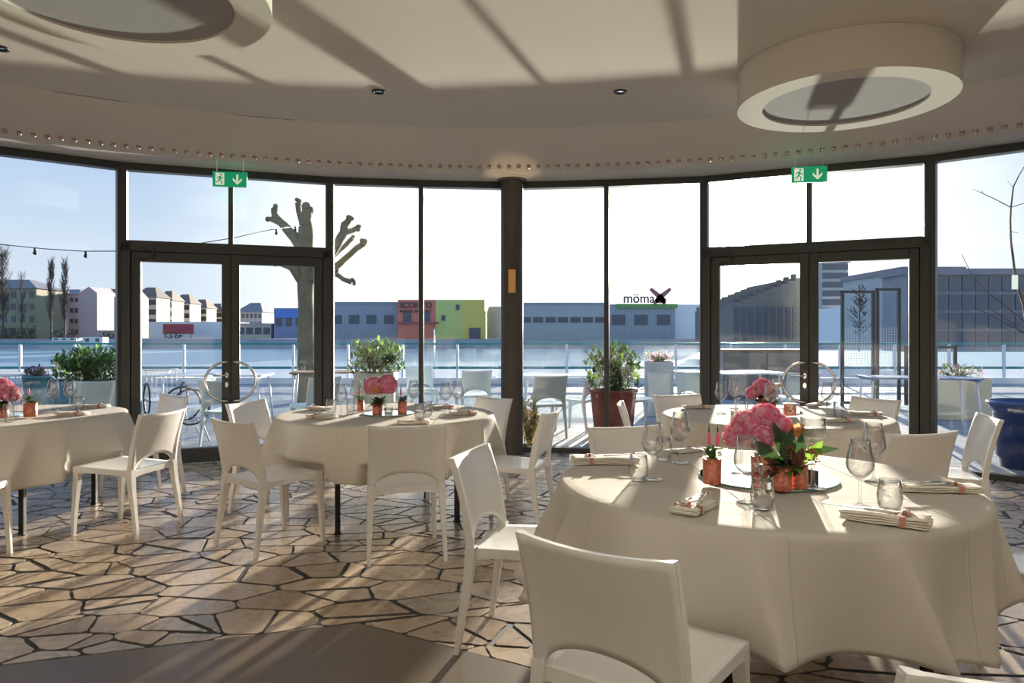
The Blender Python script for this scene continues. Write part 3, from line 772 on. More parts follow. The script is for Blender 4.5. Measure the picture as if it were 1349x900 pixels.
# pots and flowers
def pot_part(root, r=.037, h=.095, name='pot'):
    MB().lathe([(.001, 0), (r*.93, 0), (r*.97, .003), (r, h), (r*.94, h), (r*.92, h-.012), (.001, h-.012)], 32).build(name, M['copper'], root)
def sprig(p, label, r=.037, h=.10, s=1.0, spikes=2, seed=1, z=None):
    z = MZ if z is None else z
    rr = random.Random(seed); root = thing('potted_sprig', label, 'potted plant', (p.x, p.y, z)); pot_part(root, r, h)
    lf = MB(); 
    for k in range(46):
        a = rr.uniform(0, 2*PI); e = rr.uniform(.1, 1.1); L = rr.uniform(.03, .055)*s; b = (rr.uniform(-.02, .02), rr.uniform(-.02, .02), h-.008+rr.uniform(0, .04)*s)
        lf.leaf(b, (math.cos(a)*math.cos(e), math.sin(a)*math.cos(e), math.sin(e)), (0, 0, 1), L, L*.35, rr.choice((0, 0, 1)), .3)
    for a, L in ((3.0, .10), (-.4, .12), (.2, .09)):
        lf.leaf((0, 0, h+.01), (math.cos(a)*.6, math.sin(a)*.3, .55 if a > 1 else .1), (0, 0, 1), L*s, .018*s, 0 if a > 1 else 1, .5)
    lf.build('foliage', [M['leaf'], M['leafl']], root, fix=False)
    for k in range(spikes):
        sp = MB(); x = (-.012+.034*k)*s; tz = h+.125*s-.01*k*s
        sp.tube([(0, 0, h-.01), (x*.7, 0, h+.04*s), (x, 0, tz)], .0018, 6, 0)
        sp.lathe([(.003*s, 0), (.0085*s, .012*s), (.0065*s, .035*s), (.003*s, .052*s)], 10, 1, (x, 0, h+.05*s)); sp.lathe([(.0034*s, .05*s), (.0028*s, .065*s), (.0006, .082*s)], 8, 2, (x, 0, h+.05*s))
        sp.build('flower_spike', [M['stem'], M['pinkf'], M['leaf']], root)
    return root
def bouquet(p, label, heads, seed=1, s=1.0, pots=((0, 0),), rose=None, z=None, r=.037, h=.095):
    z = MZ if z is None else z
    rr = random.Random(seed); root = thing('flower_bouquet', label, 'flowers', (p.x, p.y, z))
    for (x, y) in pots:
        pt = MB().lathe([(.001, 0), (r*.93, 0), (r*.97, .003), (r, h), (r*.94, h), (r*.92, h-.012), (.001, h-.012)], 32).build('pot', M['copper'], root, (x, y, 0))
    for (hx, hy, hz, hr) in heads:
        fh = MB(); N_ = int(280*max(.5, hr/.05))
        for k in range(N_):
            zz_ = 1-2*(k+.5)/N_; a = k*2.39996; rad = math.sqrt(max(0, 1-zz_*zz_)); d = Vector((rad*math.cos(a), rad*math.sin(a), zz_))
            if d.z < -.75: continue
            bump = 1+.10*math.sin(d.x*7+seed)*math.cos(d.y*6+d.z*5)
            c = Vector((hx, hy, hz))+d*hr*bump; t1 = d.orthogonal().normalized(); t2 = d.cross(t1); sp = rr.uniform(0, PI)
            mi = 0 if rr.random() < .5 else 1
            for q in range(4):
                an = sp+q*PI/2; dd = t1*math.cos(an)+t2*math.sin(an)+d*.35; w = hr*.19
                fh.leaf(c, dd, d, w, w*.95, mi, .2)
        fh.ball((hx, hy, hz), hr*.93, 0, 12)
        fh.build('hydrangea_head', [M['pinkf'], M['pinkl']], root, fix=False)
    if rose:
        for (x, y, zz_, rr2) in rose:
            ro = MB()
            for ring in range(4):
                for q in range(5):
                    a = q*2*PI/5+ring*.6; o_ = rr2*(.12+.2*ring)
                    ro.leaf((x+math.cos(a)*o_*.4, y+math.sin(a)*o_*.4, zz_-rr2*.8), (math.cos(a)*(.15+.22*ring), math.sin(a)*(.15+.22*ring), 1), (math.cos(a), math.sin(a), 0), rr2*(1.9-.15*ring), rr2*1.3, 0, -.25)
            ro.build('rose', M['rose'], root, fix=False)
    lf = MB()
    for k in range(int(48)):
        a = rr.uniform(0, 2*PI); e = rr.uniform(-.1, 1.2); L = rr.uniform(.05, .10)*s; bx, by = rr.choice(pots)
        lf.leaf((bx+rr.uniform(-.02, .02), by+rr.uniform(-.02, .02), h-.01), (math.cos(a)*math.cos(e), math.sin(a)*math.cos(e), math.sin(e)), (0, 0, 1), L, L*.42, rr.choice((0, 0, 0, 1, 2)), .35)
    lf.build('foliage', [M['leaf'], M['leafl'], M['leafr']], root, fix=False)
    return root, rr
def big_leaves(root, specs):
    lf = MB()
    for (x, y, z, dx, dy, dz, L, W, mi) in specs: lf.leaf((x, y, z), (dx, dy, dz), (0, -1, .4), L, W, mi, .15)
    lf.build('leaf', [M['leaf'], M['leafl'], M['leafr']], root, fix=False)
g1 = ground(938, 637, MZ); sprig(g1, 'small copper pot with two pink flower spikes on the mirror plate edge', .036, .10, 1.0, 2, 4)
g2 = ground(1030, 646, MZ)
bq, rr = bouquet(g2, 'pink hydrangea with apricot rose in two copper pots on the large mirror plate', [(-.09, .10, .225, .062), (-.02, .12, .25, .06), (-.14, .12, .185, .045), (.03, .10, .225, .045), (-.06, .06, .19, .05)], 5, 1.1, ((0, 0), (.078, .045)), [(.082, .05, .215, .030)])
big_leaves(bq, [(-.005, -.01, .09, -.62, .0, .62, .15, .06, 0), (.02, -.02, .10, -.15, -.15, 1, .13, .062, 0), (.05, -.01, .10, .15, -.2, 1, .12, .05, 0), (.09, .02, .10, .5, -.1, .6, .11, .05, 1), (.09, .03, .14, .9, .0, .1, .15, .03, 0), (-.02, -.02, .085, -.55, -.2, .3, .09, .05, 2), (.04, -.02, .09, .1, -.4, .6, .09, .05, 2), (.0, 0, .10, .35, 0, 1, .14, .06, 0), (.03, .02, .1, -.3, 0, 1, .16, .06, 0)])
mb = MB()
for k in range(60):
    c = R_.choice(((.10, .0, .15), (.115, .01, .125), (.02, -.04, .13))); mb.ball((c[0]+R_.gauss(0, .018), c[1]+R_.gauss(0, .015), c[2]+R_.gauss(0, .022)), .0035, 0, 6)
mb.build('berries', M['berry'], bq, fix=False)
g3 = ground(1000, 622, MZ); sprig(g3, 'copper pot half hidden behind the wine glass on the large mirror plate', .034, .07, .5, 0, 8)

bouquet(ground(497, 546, MZ), 'pink hydrangea in a brown pot on the middle table', [(-.035, .03, .20, .065), (.065, .04, .21, .07)], 6, .9, ((0, 0),), [(-.01, -.03, .18, .03)], r=.036, h=.085)
sprig(ground(530, 545, MZ), 'small brown pot with pink sprig right of the hydrangea', .034, .09, .9, 1, 5)
sprig(ground(475, 542, MZ), 'tiny pot with leafy sprig left of the hydrangea, middle table', .026, .08, .9, 1, 6)
bouquet(ground(1005, 541, MZ), 'pink hydrangea on the number three table', [(.0, .02, .17, .07), (-.07, .03, .13, .05)], 7, .9, ((0, 0), (.07, .02)), [(.07, .02, .15, .03)])
bouquet(ground(4, 550, MZ), 'pink hydrangea cut by the frame edge on the cut-off table', [(-.03, .03, .19, .075), (.06, .0, .16, .055)], 8, .9, ((0, 0),), None)
sprig(ground(40, 549, MZ), 'small brown pot with red sprig beside the cut-off hydrangea', .044, .10, 1.0, 1, 9)
# table number holder
tn = ground(1041, 547, MZ); root = thing('table_number', 'square copper block with cream number three', 'table number', (tn.x, tn.y, MZ), -.3)
MB().box(-.042, .042, -.02, .02, 0, .085, bev=.003).build('block', M['copper'], root)
k = MB(); up = Matrix.Translation((0, -.0205, 0)) @ Matrix.Rotation(PI/2, 4, 'X')
def seg(a, b, w=.0055):
    a = Vector(a); b = Vector(b); d = (b-a).normalized(); nn = Vector((-d.y, d.x))*w; a -= d*w*.6; b += d*w*.6
    k.prism([tuple(a+nn), tuple(b+nn), tuple(b-nn), tuple(a-nn)], 0, .002, mtx=up)
for a, b in (((-.016, .068), (.016, .068)), ((.016, .068), (-.002, .048)), ((-.002, .048), (.012, .042)), ((.012, .042), (.018, .030)), ((.018, .030), (.010, .018)), ((.010, .018), (-.006, .014)), ((-.006, .014), (-.018, .022))): seg(a, b)
k.build('numeral', M['wax'], root)
# stem candle holders
def candle(px, py, label, s=1.0, z=None):
    z = MZ if z is None else z
    p = ground(px, py, z); root = thing('candle_holder', label, 'candle holder', (p.x, p.y, z)); root.scale = (s, s, s)
    MB().lathe([(.001, 0), (.045, 0), (.045, .004), (.012, .012), (.007, .03), (.006, .15), (.01, .175), (.02, .19), (.046, .195), (.047, .27), (.0445, .27), (.0435, .20), (.001, .198)], 32).build('glass_stem', M['glass_t'], root)
    MB().lathe([(.001, .2), (.040, .2), (.040, .23), (.001, .23)], 24).build('tealight', M['wax'], root)
candle(1071, 644, 'tall glass candle holder right of the rose on the large mirror plate')
candle(977, 624, 'tall glass candle holder behind the pink hydrangea on the large mirror plate', .97)
candle(485, 540, 'glass candle holder behind the flowers on the middle table', .9); candle(1025, 538, 'glass candle holder behind the number block', .85)
def tealight(px, py, label, z=None):
    z = MZ if z is None else z
    p = ground(px, py, z); root = thing('tealight_glass', label, 'tealight', (p.x, p.y, z))
    MB().lathe([(.001, 0), (.028, 0), (.032, .055), (.0305, .055), (.0265, .006), (.001, .006)], 24).build('cup', M['glass_t'], root)
    MB().lathe([(.001, .0065), (.019, .0065), (.019, .022), (.001, .022)], 20).build('candle', M['wax'], root)
tealight(1010, 628, 'clear tealight cup between the wine glass and the copper pots'); tealight(512, 547, 'clear tealight cup between the two brown pots'); tealight(1027, 548, 'clear tealight cup beside the number block')

# napkins with cutlery
def napkin(pxc, pyc, L, W, rot, label, t, cut='fork', nl=3, fan=False):
    p = ground(pxc, pyc, TZ); root = thing('folded_napkin', label, 'napkin', (p.x, p.y, TZ+.0005), rot, 'folded cream napkins tied with ribbon')
    rr = random.Random(int(pxc)); mb = MB(); z = 0
    for k in range(nl):
        h = .0075; dx = rr.uniform(-.004, .004); n = 14; vs = []; 
        for i in range(n+1):
            x = -L/2+L*i/n+dx
            for (yy, zz_) in ((-W/2, .3), (-W/2-.003, .5), (-W/2, .95), (-W/4, 1.05), (W/4, 1.05), (W/2, .95), (W/2+.003, .5), (W/2, .3)):
                w = 1+(.25*max(0, -x/L*2) if fan else 0)
                vs.append((x, (yy+rr.uniform(-.0006, .0006))*w, z+h*zz_+.0012*math.sin(x*40+k)))
        fs = [[i*8+q, i*8+(q+1) % 8, (i+1)*8+(q+1) % 8, (i+1)*8+q] for i in range(n) for q in range(8)]+[list(range(8))[::-1], [n*8+q for q in range(8)]]
        mb.add(vs, fs, 0, True); z += h
    mb.build('cloth_fold', M['linen'], root)
    rb = MB(); xr = L*.22; ht = z+.004; w2 = W/2+.006; pts = [(-w2, 0.001), (w2, 0.001), (w2, ht), (-w2, ht)]
    vs = [(xr+dx, y, zz_) for dx in (-.009, .009) for (y, zz_) in pts]
    rb.add(vs, [[0, 1, 5, 4], [1, 2, 6, 5], [2, 3, 7, 6], [3, 0, 4, 7]])
    for a in (-.7, .5, 2.4, 3.8):
        rb.leaf((xr, 0, ht), (math.cos(a), math.sin(a), .25), (0, 0, 1), .035, .016, 0, .5)
    rb.ball((xr, 0, ht+.004), .007, 0, 8)
    rb.build('ribbon', M['ribbon'], root)
    ca, sa = math.cos(rot), math.sin(rot)
    def loc(x, y): return (p.x+ca*x-sa*y, p.y+sa*x+ca*y, TZ+.0005+ht+.0015)
    if cut in ('fork', 'both'):
        f = MB(); f.tube([(-.10, 0, .002), (-.03, 0, .001), (.02, 0, .004), (.05, 0, .008)], [.0045, .003, .0025, .004], 8)
        f.box(.045, .065, -.011, .011, .0065, .0085)
        for q in (-.0095, -.0035, .0035, .0095): f.box(.063, .10, q-.0014, q+.0014, .0065, .0085)
        o = f.build('fork', M['chrome'], None, loc(-L*.30, .012), rot+PI+.15); tag(o, 'steel fork on the '+label, 'fork', 'forks on the folded napkins')
    if cut in ('knife', 'both'):
        f = MB(); f.tube([(-.11, 0, .0025), (-.02, 0, .0025)], [.005, .004], 8); f.prism([(-.02, -.004), (.09, -.009), (.11, -.003), (.112, .004), (-.02, .004)], .0015, .0032)
        o = f.build('table_knife', M['chrome'], None, loc(-L*.30, -.022), rot+PI-.05); tag(o, 'steel knife on the '+label, 'knife', 'knives on the folded napkins')
napkin(796, 610, .30, .11, PI+.05, 'fanned cream napkin on the large table', 1, 'fork', 4, True)
napkin(914, 672, .19, .085, PI+.95, 'small cream napkin nearest the big shaded chair', 1, 'both', 3)
napkin(1166, 688, .25, .095, -.62, 'nearest cream napkin with bow-tied ribbon', 1, 'knife', 4)
napkin(1237, 647, .27, .085, -.10, 'cream napkin at the right rim of the large table', 1, 'both', 3)
napkin(908, 595, .20, .07, .5, 'flat napkin at the back of the large table', 1, 'knife', 2)
for px, py, r_, ex, t in ((610, 546, .1, 'cream napkin beside the column on the middle table', 2), (545, 558, .1, 'thin cream napkin at the near edge of the middle table', 2), (424, 551, PI-.3, 'cream napkin at the left edge of the middle table', 2), (420, 540, 2.6, 'cream napkin nearest the door post, middle table', 2), (582, 538, .6, 'cream napkin at the back of the middle table', 2),
    (917, 538, .05, 'cream napkin at the left edge of the number three table', 3), (1142, 547, -.2, 'cream napkin at the right edge of the number three table', 3), (1078, 535, .5, 'cream napkin below the door handles, number three table', 3), (1105, 556, 0, 'cream napkin at the near edge of the number three table', 3),
    (95, 547, .05, 'cream napkin at the near edge of the cut-off table', 0), (125, 537, .1, 'cream napkin at the back edge of the cut-off table', 0)):
    napkin(px, py, .21, .08, r_, ex, t, 'both' if px in (610, 424) else 'none', 3)

# ------------------------------------------------------------------ outside: ground, river, rail
mb = MB(); gl = [Vector((p.x, p.y+.05)) for p in P]
poly = [Vector((-22, 4))]+[Vector((-22, 20.2)), Vector((24, 20.2)), Vector((24, 3))]+[p+ (p-CC).normalized()*.05 for p in reversed(P)]
mb.add([(p.x, p.y, -.012) for p in poly]+[(p.x, p.y, -3.2) for p in poly], [list(range(len(poly))), [1, 2, 2+len(poly), 1+len(poly)]])
struct(mb.build('ground', M['pavers'], fix=False))
mb = MB(); mb.add([(-420, 20.2, -2.9), (420, 20.2, -2.9), (420, 206, -2.9), (-420, 206, -2.9)], [[0, 1, 2, 3]]); struct(mb.build('water', M['water'], fix=False))
M['quay'] = mat('quay_stone', (.36, .38, .40), .8, noise=(.2, .35)); M['farground'] = mat('far_ground', (.36, .37, .36), .9, noise=(.05, .3))
mb = MB(); mb.box(-420, 420, 205, 206.5, -3.2, -.1); mb.add([(-900, 206.5, -.15), (900, 206.5, -.15), (900, 1200, -.15), (-900, 1200, -.15)], [[0, 1, 2, 3]], 1)
struct(mb.build('river_bank', [M['quay'], M['farground']]))
rail = thing('terrace_railing', 'teal and white steel railing with clear panels along the river edge', 'railing', (0, 19.8, -.012))
MB().box(-20, 22, -.03, .03, 1.06, 1.12).build('top_rail', M['teal'], rail); MB().box(-20, 22, -.02, .02, .40, .47).build('lower_rail', M['teal'], rail); MB().box(-20, 22, -.1, .06, 0, .16).build('kerb', M['white'], rail)
k = -19.5
while k < 22:
    MB().box(k-.03, k+.03, -.035, .035, 0, 1.08).build('rail_post', M['whitemetal'], rail); MB().box(k+.04, k+1.46, -.004, .004, .5, 1.04).build('glass_panel', M['glass_r'], rail); k += 1.5

# far buildings ------------------------------------------------
M['facade_y'] = mat('facade_yellow', (.30, .29, .19), .8, noise=(.1, .2)); M['facade_c'] = mat('facade_cream', (.60, .53, .43), .8, noise=(.1, .15)); M['facade_p'] = mat('facade_pink', (.56, .43, .42), .8, noise=(.1, .1))
M['facade_g'] = mat('facade_grey', (.48, .46, .45), .8, noise=(.1, .15)); M['roof_d'] = mat('roof_dark', (.22, .22, .25), .7); M['roof_r'] = mat('roof_red', (.28, .13, .10), .7); M['pane_d'] = mat('pane_dark', (.10, .11, .13), .3)
M['hall_g'] = m_stripes('hall_grey', (.30, .33, .36), (.37, .40, .43), .35); M['hall_g2'] = m_stripes('hall_grey_green', (.40, .42, .42), (.47, .49, .48), .35)
M['hall_r'] = m_stripes('hall_red', (.72, .20, .12), (.80, .26, .17), .6); M['hall_y'] = m_stripes('hall_yellow', (.88, .70, .14), (.64, .54, .14), .6); M['hall_gn'] = m_stripes('hall_lime', (.66, .70, .22), (.56, .64, .20), .6)
M['green_b'] = mat('green_band', (.16, .36, .10), .6); M['hall_w'] = mat('pale_panel', (.80, .84, .84), .7); M['blue_b'] = mat('blue_hall', (.26, .31, .48), .6); M['blue_s'] = mat('blue_sign', (.12, .25, .70), .5)
M['brick'] = mat('dark_brick', (.20, .19, .17), .8, noise=(.6, .3)); M['brick2'] = mat('blue_grey_facade', (.27, .28, .30), .8, noise=(.6, .25)); M['tower'] = mat('tower_grey', (.42, .46, .46), .8, noise=(.3, .2)); M['lettering'] = mat('letter_dark', (.10, .09, .10), .5); M['billred'] = mat('billboard_red', (.42, .08, .09), .6); M['xred'] = mat('logo_maroon', (.34, .14, .16), .5)
def bbox(mb, x0, x1, yt, Y, dep, mi=0, yb=None, off=0):
    a = at(x0, yt, Y); b = at(x1, yt, Y); zb = -.15 if yb is None else at(x0, yb, Y).z
    mb.box(a.x, b.x, off, dep, zb, a.z, mi)
def building(label, x0, x1, yt, Y, dep, m, win=None, roof=None, cat='building', wm=None, name='building', roofm=None, rh=3.0):
    root = thing(name, label, cat, (0, Y, 0)); mb = MB(); bbox(mb, x0, x1, yt, Y, dep); mb.build('wall', m, root)
    a = at(x0, yt, Y); b = at(x1, yt, Y)
    if roof == 'hip':
        e = .6; h = rh; i = min((b.x-a.x)*.3, 6); vs = [(a.x-e, -e, a.z), (b.x+e, -e, a.z), (b.x+e, dep+e, a.z), (a.x-e, dep+e, a.z), (a.x+i, dep*.4, a.z+h), (b.x-i, dep*.4, a.z+h), (b.x-i, dep*.6, a.z+h), (a.x+i, dep*.6, a.z+h)]
        q = MB(); q.add(vs, [[0, 1, 5, 4], [1, 2, 6, 5], [2, 3, 7, 6], [3, 0, 4, 7], [4, 5, 6, 7], [3, 2, 1, 0]]); q.build('roof', roofm or M['roof_d'], root)
    elif roof == 'gable':
        h = rh; vs = [(a.x, -.5, a.z), (b.x, -.5, a.z), (b.x, dep, a.z), (a.x, dep, a.z), (a.x, dep/2, a.z+h), (b.x, dep/2, a.z+h)]
        q = MB(); q.add(vs, [[0, 1, 5, 4], [2, 3, 4, 5], [1, 2, 5], [3, 0, 4], [3, 2, 1, 0]]); q.build('roof', roofm or M['roof_d'], root)
    elif roof == 'flat':
        q = MB(); q.box(a.x-.3, b.x+.3, -.3, dep, a.z, a.z+.5); q.build('roof', roofm or M['roof_d'], root)
    if win:
        nx, nz, w, h = win; W = b.x-a.x; H = a.z
        base = None
        for i in range(nx):
            for j in range(nz):
                x = a.x+W*(i+.5)/nx; z = H*(j+.6)/(nz+.1)
                if base is None:
                    base = MB().box(-w/2, w/2, -.12, .0, -h/2, h/2).build('window', wm or M['pane_d'], root); o = base
                else: o = base.copy(); COL.objects.link(o); o.parent = root
                o.location = (x, 0, z)
    return root
building('dark yellowish apartment house with dark hip roof at the far left bank', -60, 48, 380, 213, 14, M['facade_y'], (9, 4, 1.3, 1.9), 'hip', rh=3)
building('sunlit side wall of the dark yellowish apartment house, lightened to cream', 49, 65, 383, 231, 10, M['facade_c'], (2, 4, .9, 1.6), 'flat')  # lit side of the yellowish house as own block, sunlight in the cream
building('greyish pink apartment house with dark roof behind two poplars', 72, 104, 388, 244, 12, M['facade_p'], (5, 4, 1.0, 1.5), 'hip', rh=2)
r_ = building('pink gable wall house without windows across the river', 104, 128, 386, 226, 12, M['facade_p']); a = at(104, 386, 226); b = at(128, 386, 226)
q = MB(); q.add([(a.x, 0, a.z), (b.x, 0, a.z), ((a.x*.45+b.x*.55), 0, a.z+2), (a.x, 12, a.z), (b.x, 12, a.z), ((a.x*.45+b.x*.55), 12, a.z+2)], [[0, 1, 2], [3, 5, 4], [0, 2, 5, 3], [1, 4, 5, 2]]); q.build('gable', M['facade_p'], r_)
building('cream apartment house with red roof beside the pink gable wall', 128, 172, 391, 242, 12, M['facade_c'], (7, 4, .9, 1.5), 'gable', roofm=M['roof_r'], rh=3)
M['pane_k'] = mat('pane_black', (.05, .05, .06), .3); M['roof_b'] = mat('roof_brown', (.17, .14, .13), .7)
xs = [(176, 206, 392), (206, 226, 396), (226, 250, 400), (250, 272, 406), (272, 292, 411)]
for i, (x0, x1, y) in enumerate(xs):
    building(['cream long terrace house with dark roof seen beside the door hinge post', 'second cream terrace house from the door post, across the river', 'middle cream terrace house in the row above the red billboard', 'fourth cream terrace house in the row across the river', 'lowest cream terrace house at the end of the row before the door stile'][i], x0, x1, y, 300+i*18, 12, M['facade_c'], (7, 4, 1.3, 2.2), 'hip', wm=M['pane_k'], roofm=M['roof_b'], rh=4.5)
w = building('long pale warehouse wall low behind the river', 196, 300, 424, 244, 20, M['hall_w'], None, None)
bb = thing('billboard', 'red advertising billboard in front of the pale warehouse', 'billboard', (0, 237, 0)); a = at(215, 440, 237); b = at(255, 427, 237)
MB().box(a.x, b.x, -.2, .2, a.z, b.z).build('board', M['billred'], bb); MB().box(a.x+.5, a.x+.9, -.1, .1, -.15, a.z).build('post', M['facade_g'], bb); MB().box(b.x-.9, b.x-.5, -.1, .1, -.15, a.z).build('post', M['facade_g'], bb)
building('dark grey house with mansard roof between the door panes', 312, 345, 411, 330, 20, M['facade_g'], (6, 3, 1.2, 2.0), 'hip', rh=4.5)
building('low cream shed with two wide bays by the water', 312, 357, 428, 236, 12, M['facade_c'], (4, 1, 2.2, 2.2), 'flat', roofm=M['facade_g'])
r_ = building('blue warehouse with bright blue sign strip behind the lopped tree', 361, 400, 406, 236, 22, M['blue_b'], (3, 1, 2, 3)); a = at(362, 419, 236); b = at(398, 408, 236)
MB().box(a.x, b.x, -.4, -.01, a.z, b.z).build('sign', M['blue_s'], r_)
building('dark grey warehouse left of the red and yellow store', 432, 524, 400, 213, 30, M['hall_g'], (4, 1, 3.0, 2.6), 'flat', roofm=M['hall_g'], cat='warehouse', name='warehouse')
sco = building('red, yellow and lime furniture store with dark lettering', 524, 574, 395, 210, 30, M['hall_r'], (2, 1, 2.4, 3), cat='store', name='furniture_store')
mb = MB(); bbox(mb, 574, 608, 395, 210, 30); mb.build('lime_wall', M['hall_gn'], sco); mb = MB(); bbox(mb, 608, 639, 395, 210, 30); mb.build('yellow_wall', M['hall_y'], sco)
a = at(618, 446, 210); b = at(633, 432, 210); MB().box(a.x, b.x, -.3, 0, -.15, b.z).build('loading_door', M['pane_d'], sco)
for px, py in ((603, 405), (584, 419)):
    a = at(px, py, 210); MB().box(a.x-.55, a.x+.55, -.15, 0, a.z-.8, a.z+.8).build('window', M['pane_d'], sco)
a = at(524, 424, 210); b = at(578, 426, 210); MB().box(a.x, b.x, -1.0, 0, b.z, a.z).build('canopy', M['xred'], sco)
def letters(txt, x0, x1, yb, yt, Y, m, parent, name='lettering', ext=.15, off=-.2):
    cu = bpy.data.curves.new(name, 'FONT'); cu.body = txt; cu.extrude = ext; cu.offset = .02; o = bpy.data.objects.new(name, cu); COL.objects.link(o)
    bpy.context.view_layer.update(); d = o.dimensions; a = at(x0, yb, Y); b = at(x1, yt, Y)
    me = bpy.data.meshes.new_from_object(o); bpy.data.objects.remove(o)
    xs_ = [v.co.x for v in me.vertices]; ys_ = [v.co.y for v in me.vertices]; x_0, x_1, y_0, y_1 = min(xs_), max(xs_), min(ys_), max(ys_)
    sx = (b.x-a.x)/(x_1-x_0); sz = (b.z-a.z)/(y_1-y_0)
    for v in me.vertices: v.co = Vector((a.x+(v.co.x-x_0)*sx, off+v.co.z*-1, a.z+(v.co.y-y_0)*sz))
    me.materials.clear(); me.materials.append(m); o = bpy.data.objects.new(name, me); COL.objects.link(o); o.parent = parent; return o
letters('SCONTO', 526, 569, 406, 398, 210, M['lettering'], sco); letters('MÖBEL SOFORT', 527, 568, 411.5, 408, 210, M['lettering'], sco)
building('grey warehouse with sloping end between the yellow store and the column', 640, 668, 404, 242, 12, M['hall_g'], None, None, cat='warehouse', name='warehouse')
building('long grey warehouse right of the column', 668, 799, 401, 213, 25, M['hall_g2'], (8, 1, 3, 1.6), 'flat', roofm=M['hall_g'], cat='warehouse', name='warehouse')
mo = building('grey furniture store with green roof band and mömax lettering', 800, 889, 401, 212, 28, M['hall_g'], (3, 1, 4, 3), cat='store', name='furniture_store')
mb = MB(); a = at(812, 406, 212); b = at(892, 400.5, 212); mb.box(a.x, b.x, -.6, -.01, a.z, b.z); mb.build('green_band', M['green_b'], mo)
letters('möma', 821, 862, 399.5, 387.5, 212, M['lettering'], mo, off=-.8)
k = MB(); up = Matrix.Translation((0, -.9, 0)) @ Matrix.Rotation(PI/2, 4, 'X')
def xs_seg(p, q, w0, w1):
    a = at(*p, 212); b = at(*q, 212); a = Vector((a.x, a.z)); b = Vector((b.x, b.z)); d = (b-a).normalized(); nn = Vector((-d.y, d.x)); pts = []
    for i in range(9):
        t = PI/2+PI*i/8; pts.append(tuple(a+(d*math.cos(t)+nn*math.sin(t))*w0))
    for i in range(9):
        t = -PI/2+PI*i/8; pts.append(tuple(b+(d*math.cos(t)+nn*math.sin(t))*w1))
    k.prism(pts, -.2, .2, mtx=up)
xs_seg((857.5, 382), (869, 392), .55, .8); xs_seg((881, 382), (869, 392), .55, .8); xs_seg((869, 392), (862, 399), .9, .5); xs_seg((869, 392), (874, 399), .9, .5); xs_seg((866, 396), (873, 396), .9, .9)
k.build('cross_emblem', M['xred'], mo)
building('pale end wing of the grey furniture store', 889, 932, 401, 214, 20, M['hall_w'], None, None)
# right bank
r_ = building('massive dark brick block with stepped roof and chimneys behind the sunlit door', 966, 1062, 404, 120, 25, M['brick'], (10, 5, .8, 1.0), None)
for i in range(9):
    mb = MB(); x0 = 968+i*10; bbox(mb, x0, x0+10.2, 398-i*4, 120, 25, yb=404); mb.build('upper_floor', M['brick'], r_)
    c = at(x0+5, 398-i*4, 120); MB().box(c.x-.3, c.x+.3, 2, 3, c.z, c.z+.8).build('chimney', M['brick'], r_)
building('tall grey tower block behind the mesh fence', 1083, 1117, 346, 110, 7, M['tower'], (5, 9, .8, .9), 'flat', cat='tower', name='tower_block')
building('low pale building beyond the mesh fence', 1117, 1200, 404, 95, 10, M['hall_w'], (5, 1, 2, 1.4), None)
building('long blue-grey brick building behind the sapling', 1195, 1440, 362, 60, 4, M['brick2'], (14, 4, .9, 1.3), 'flat')
building('raised end of the blue-grey building beside the door post', 1190, 1266, 359, 66, 12, M['tower'], (5, 4, .7, 1.1), 'flat')
# far-bank greenery strip and boats
def boat(label, x0, x1, Y, h, cab, name='river_boat', dep=4, m=None):
    a = at(x0, 440, Y); b = at(x1, 440, Y); L = b.x-a.x; root = thing(name, label, 'boat', (a.x, Y, -2.9)); q = MB()
    q.prism([(0, 0), (L*.9, 0), (L, dep/2), (L*.9, dep), (0, dep)], -.3, h); q.build('hull', m or M['hull'], root)
    if cab:
        c0, c1, ch_ = cab; q = MB(); q.box(L*c0, L*c1, .5, dep-.5, h, h+ch_, bev=.1); q.build('cabin', M['hull'], root)
        n_ = max(2, int(L*(c1-c0)/1.8))
        for i in range(n_):
            x = L*c0+(L*(c1-c0))*(i+.5)/n_; MB().box(x-.5, x+.5, .42, .5, h+ch_*.45, h+ch_*.85).build('window', M['pane_d'], root)
    return root
boat('white passenger boat with cabin windows near the far bank', 103, 141, 190, 1.2, (.1, .8, 2.2)); boat('long low barge beside the white passenger boat', 52, 101, 196, 2.2, (.3, .95, 1.0), m=M['facade_g'])
hb = thing('houseboat', 'moored houseboat with pale sunlit roof behind the leafy bush', 'boat', (-21.5, 31, -2.9)); MB().box(-9, 6.4, 0, 5, -.3, .7).build('hull', M['hull'], hb); MB().box(-8.5, 5.8, .4, 4.6, .7, 2.2).build('cabin', M['facade_c'], hb)
MB().add([(-9.4, -.3, 2.25), (6.6, -.3, 2.25), (4.5, 5.2, 2.62), (-9.4, 5.2, 2.62), (-9.4, -.3, 2.15), (6.6, -.3, 2.15), (4.5, 5.2, 2.5), (-9.4, 5.2, 2.5)], [[0, 1, 2, 3], [7, 6, 5, 4], [0, 4, 5, 1], [1, 5, 6, 2], [2, 6, 7, 3], [3, 7, 4, 0]]).build('roof', M['tarp'], hb)
for px, Y in ((555, 60), (572, 55)):
    c = at(px, 500, Y); q = thing('sailing_dinghy', 'small moored sailing boat with thin mast '+('nearer the mullion' if px == 555 else 'further from the mullion'), 'boat', (c.x, Y, -2.9)); MB().prism([(-2, -.6), (1.2, -.6), (2.2, 0), (1.2, .6), (-2, .6)], -.2, .6).build('hull', M['hull'], q); MB().tube([(0, 0, .5), (0, 0, 4.6)], .05, 8).build('mast', M['whitemetal'], q)
for (px, Y, lab) in ((640, 48, 'white motor boat moored left of the column'), ):
    boat(lab, px-20, px+26, Y, .7, (.3, .75, .7), dep=2)

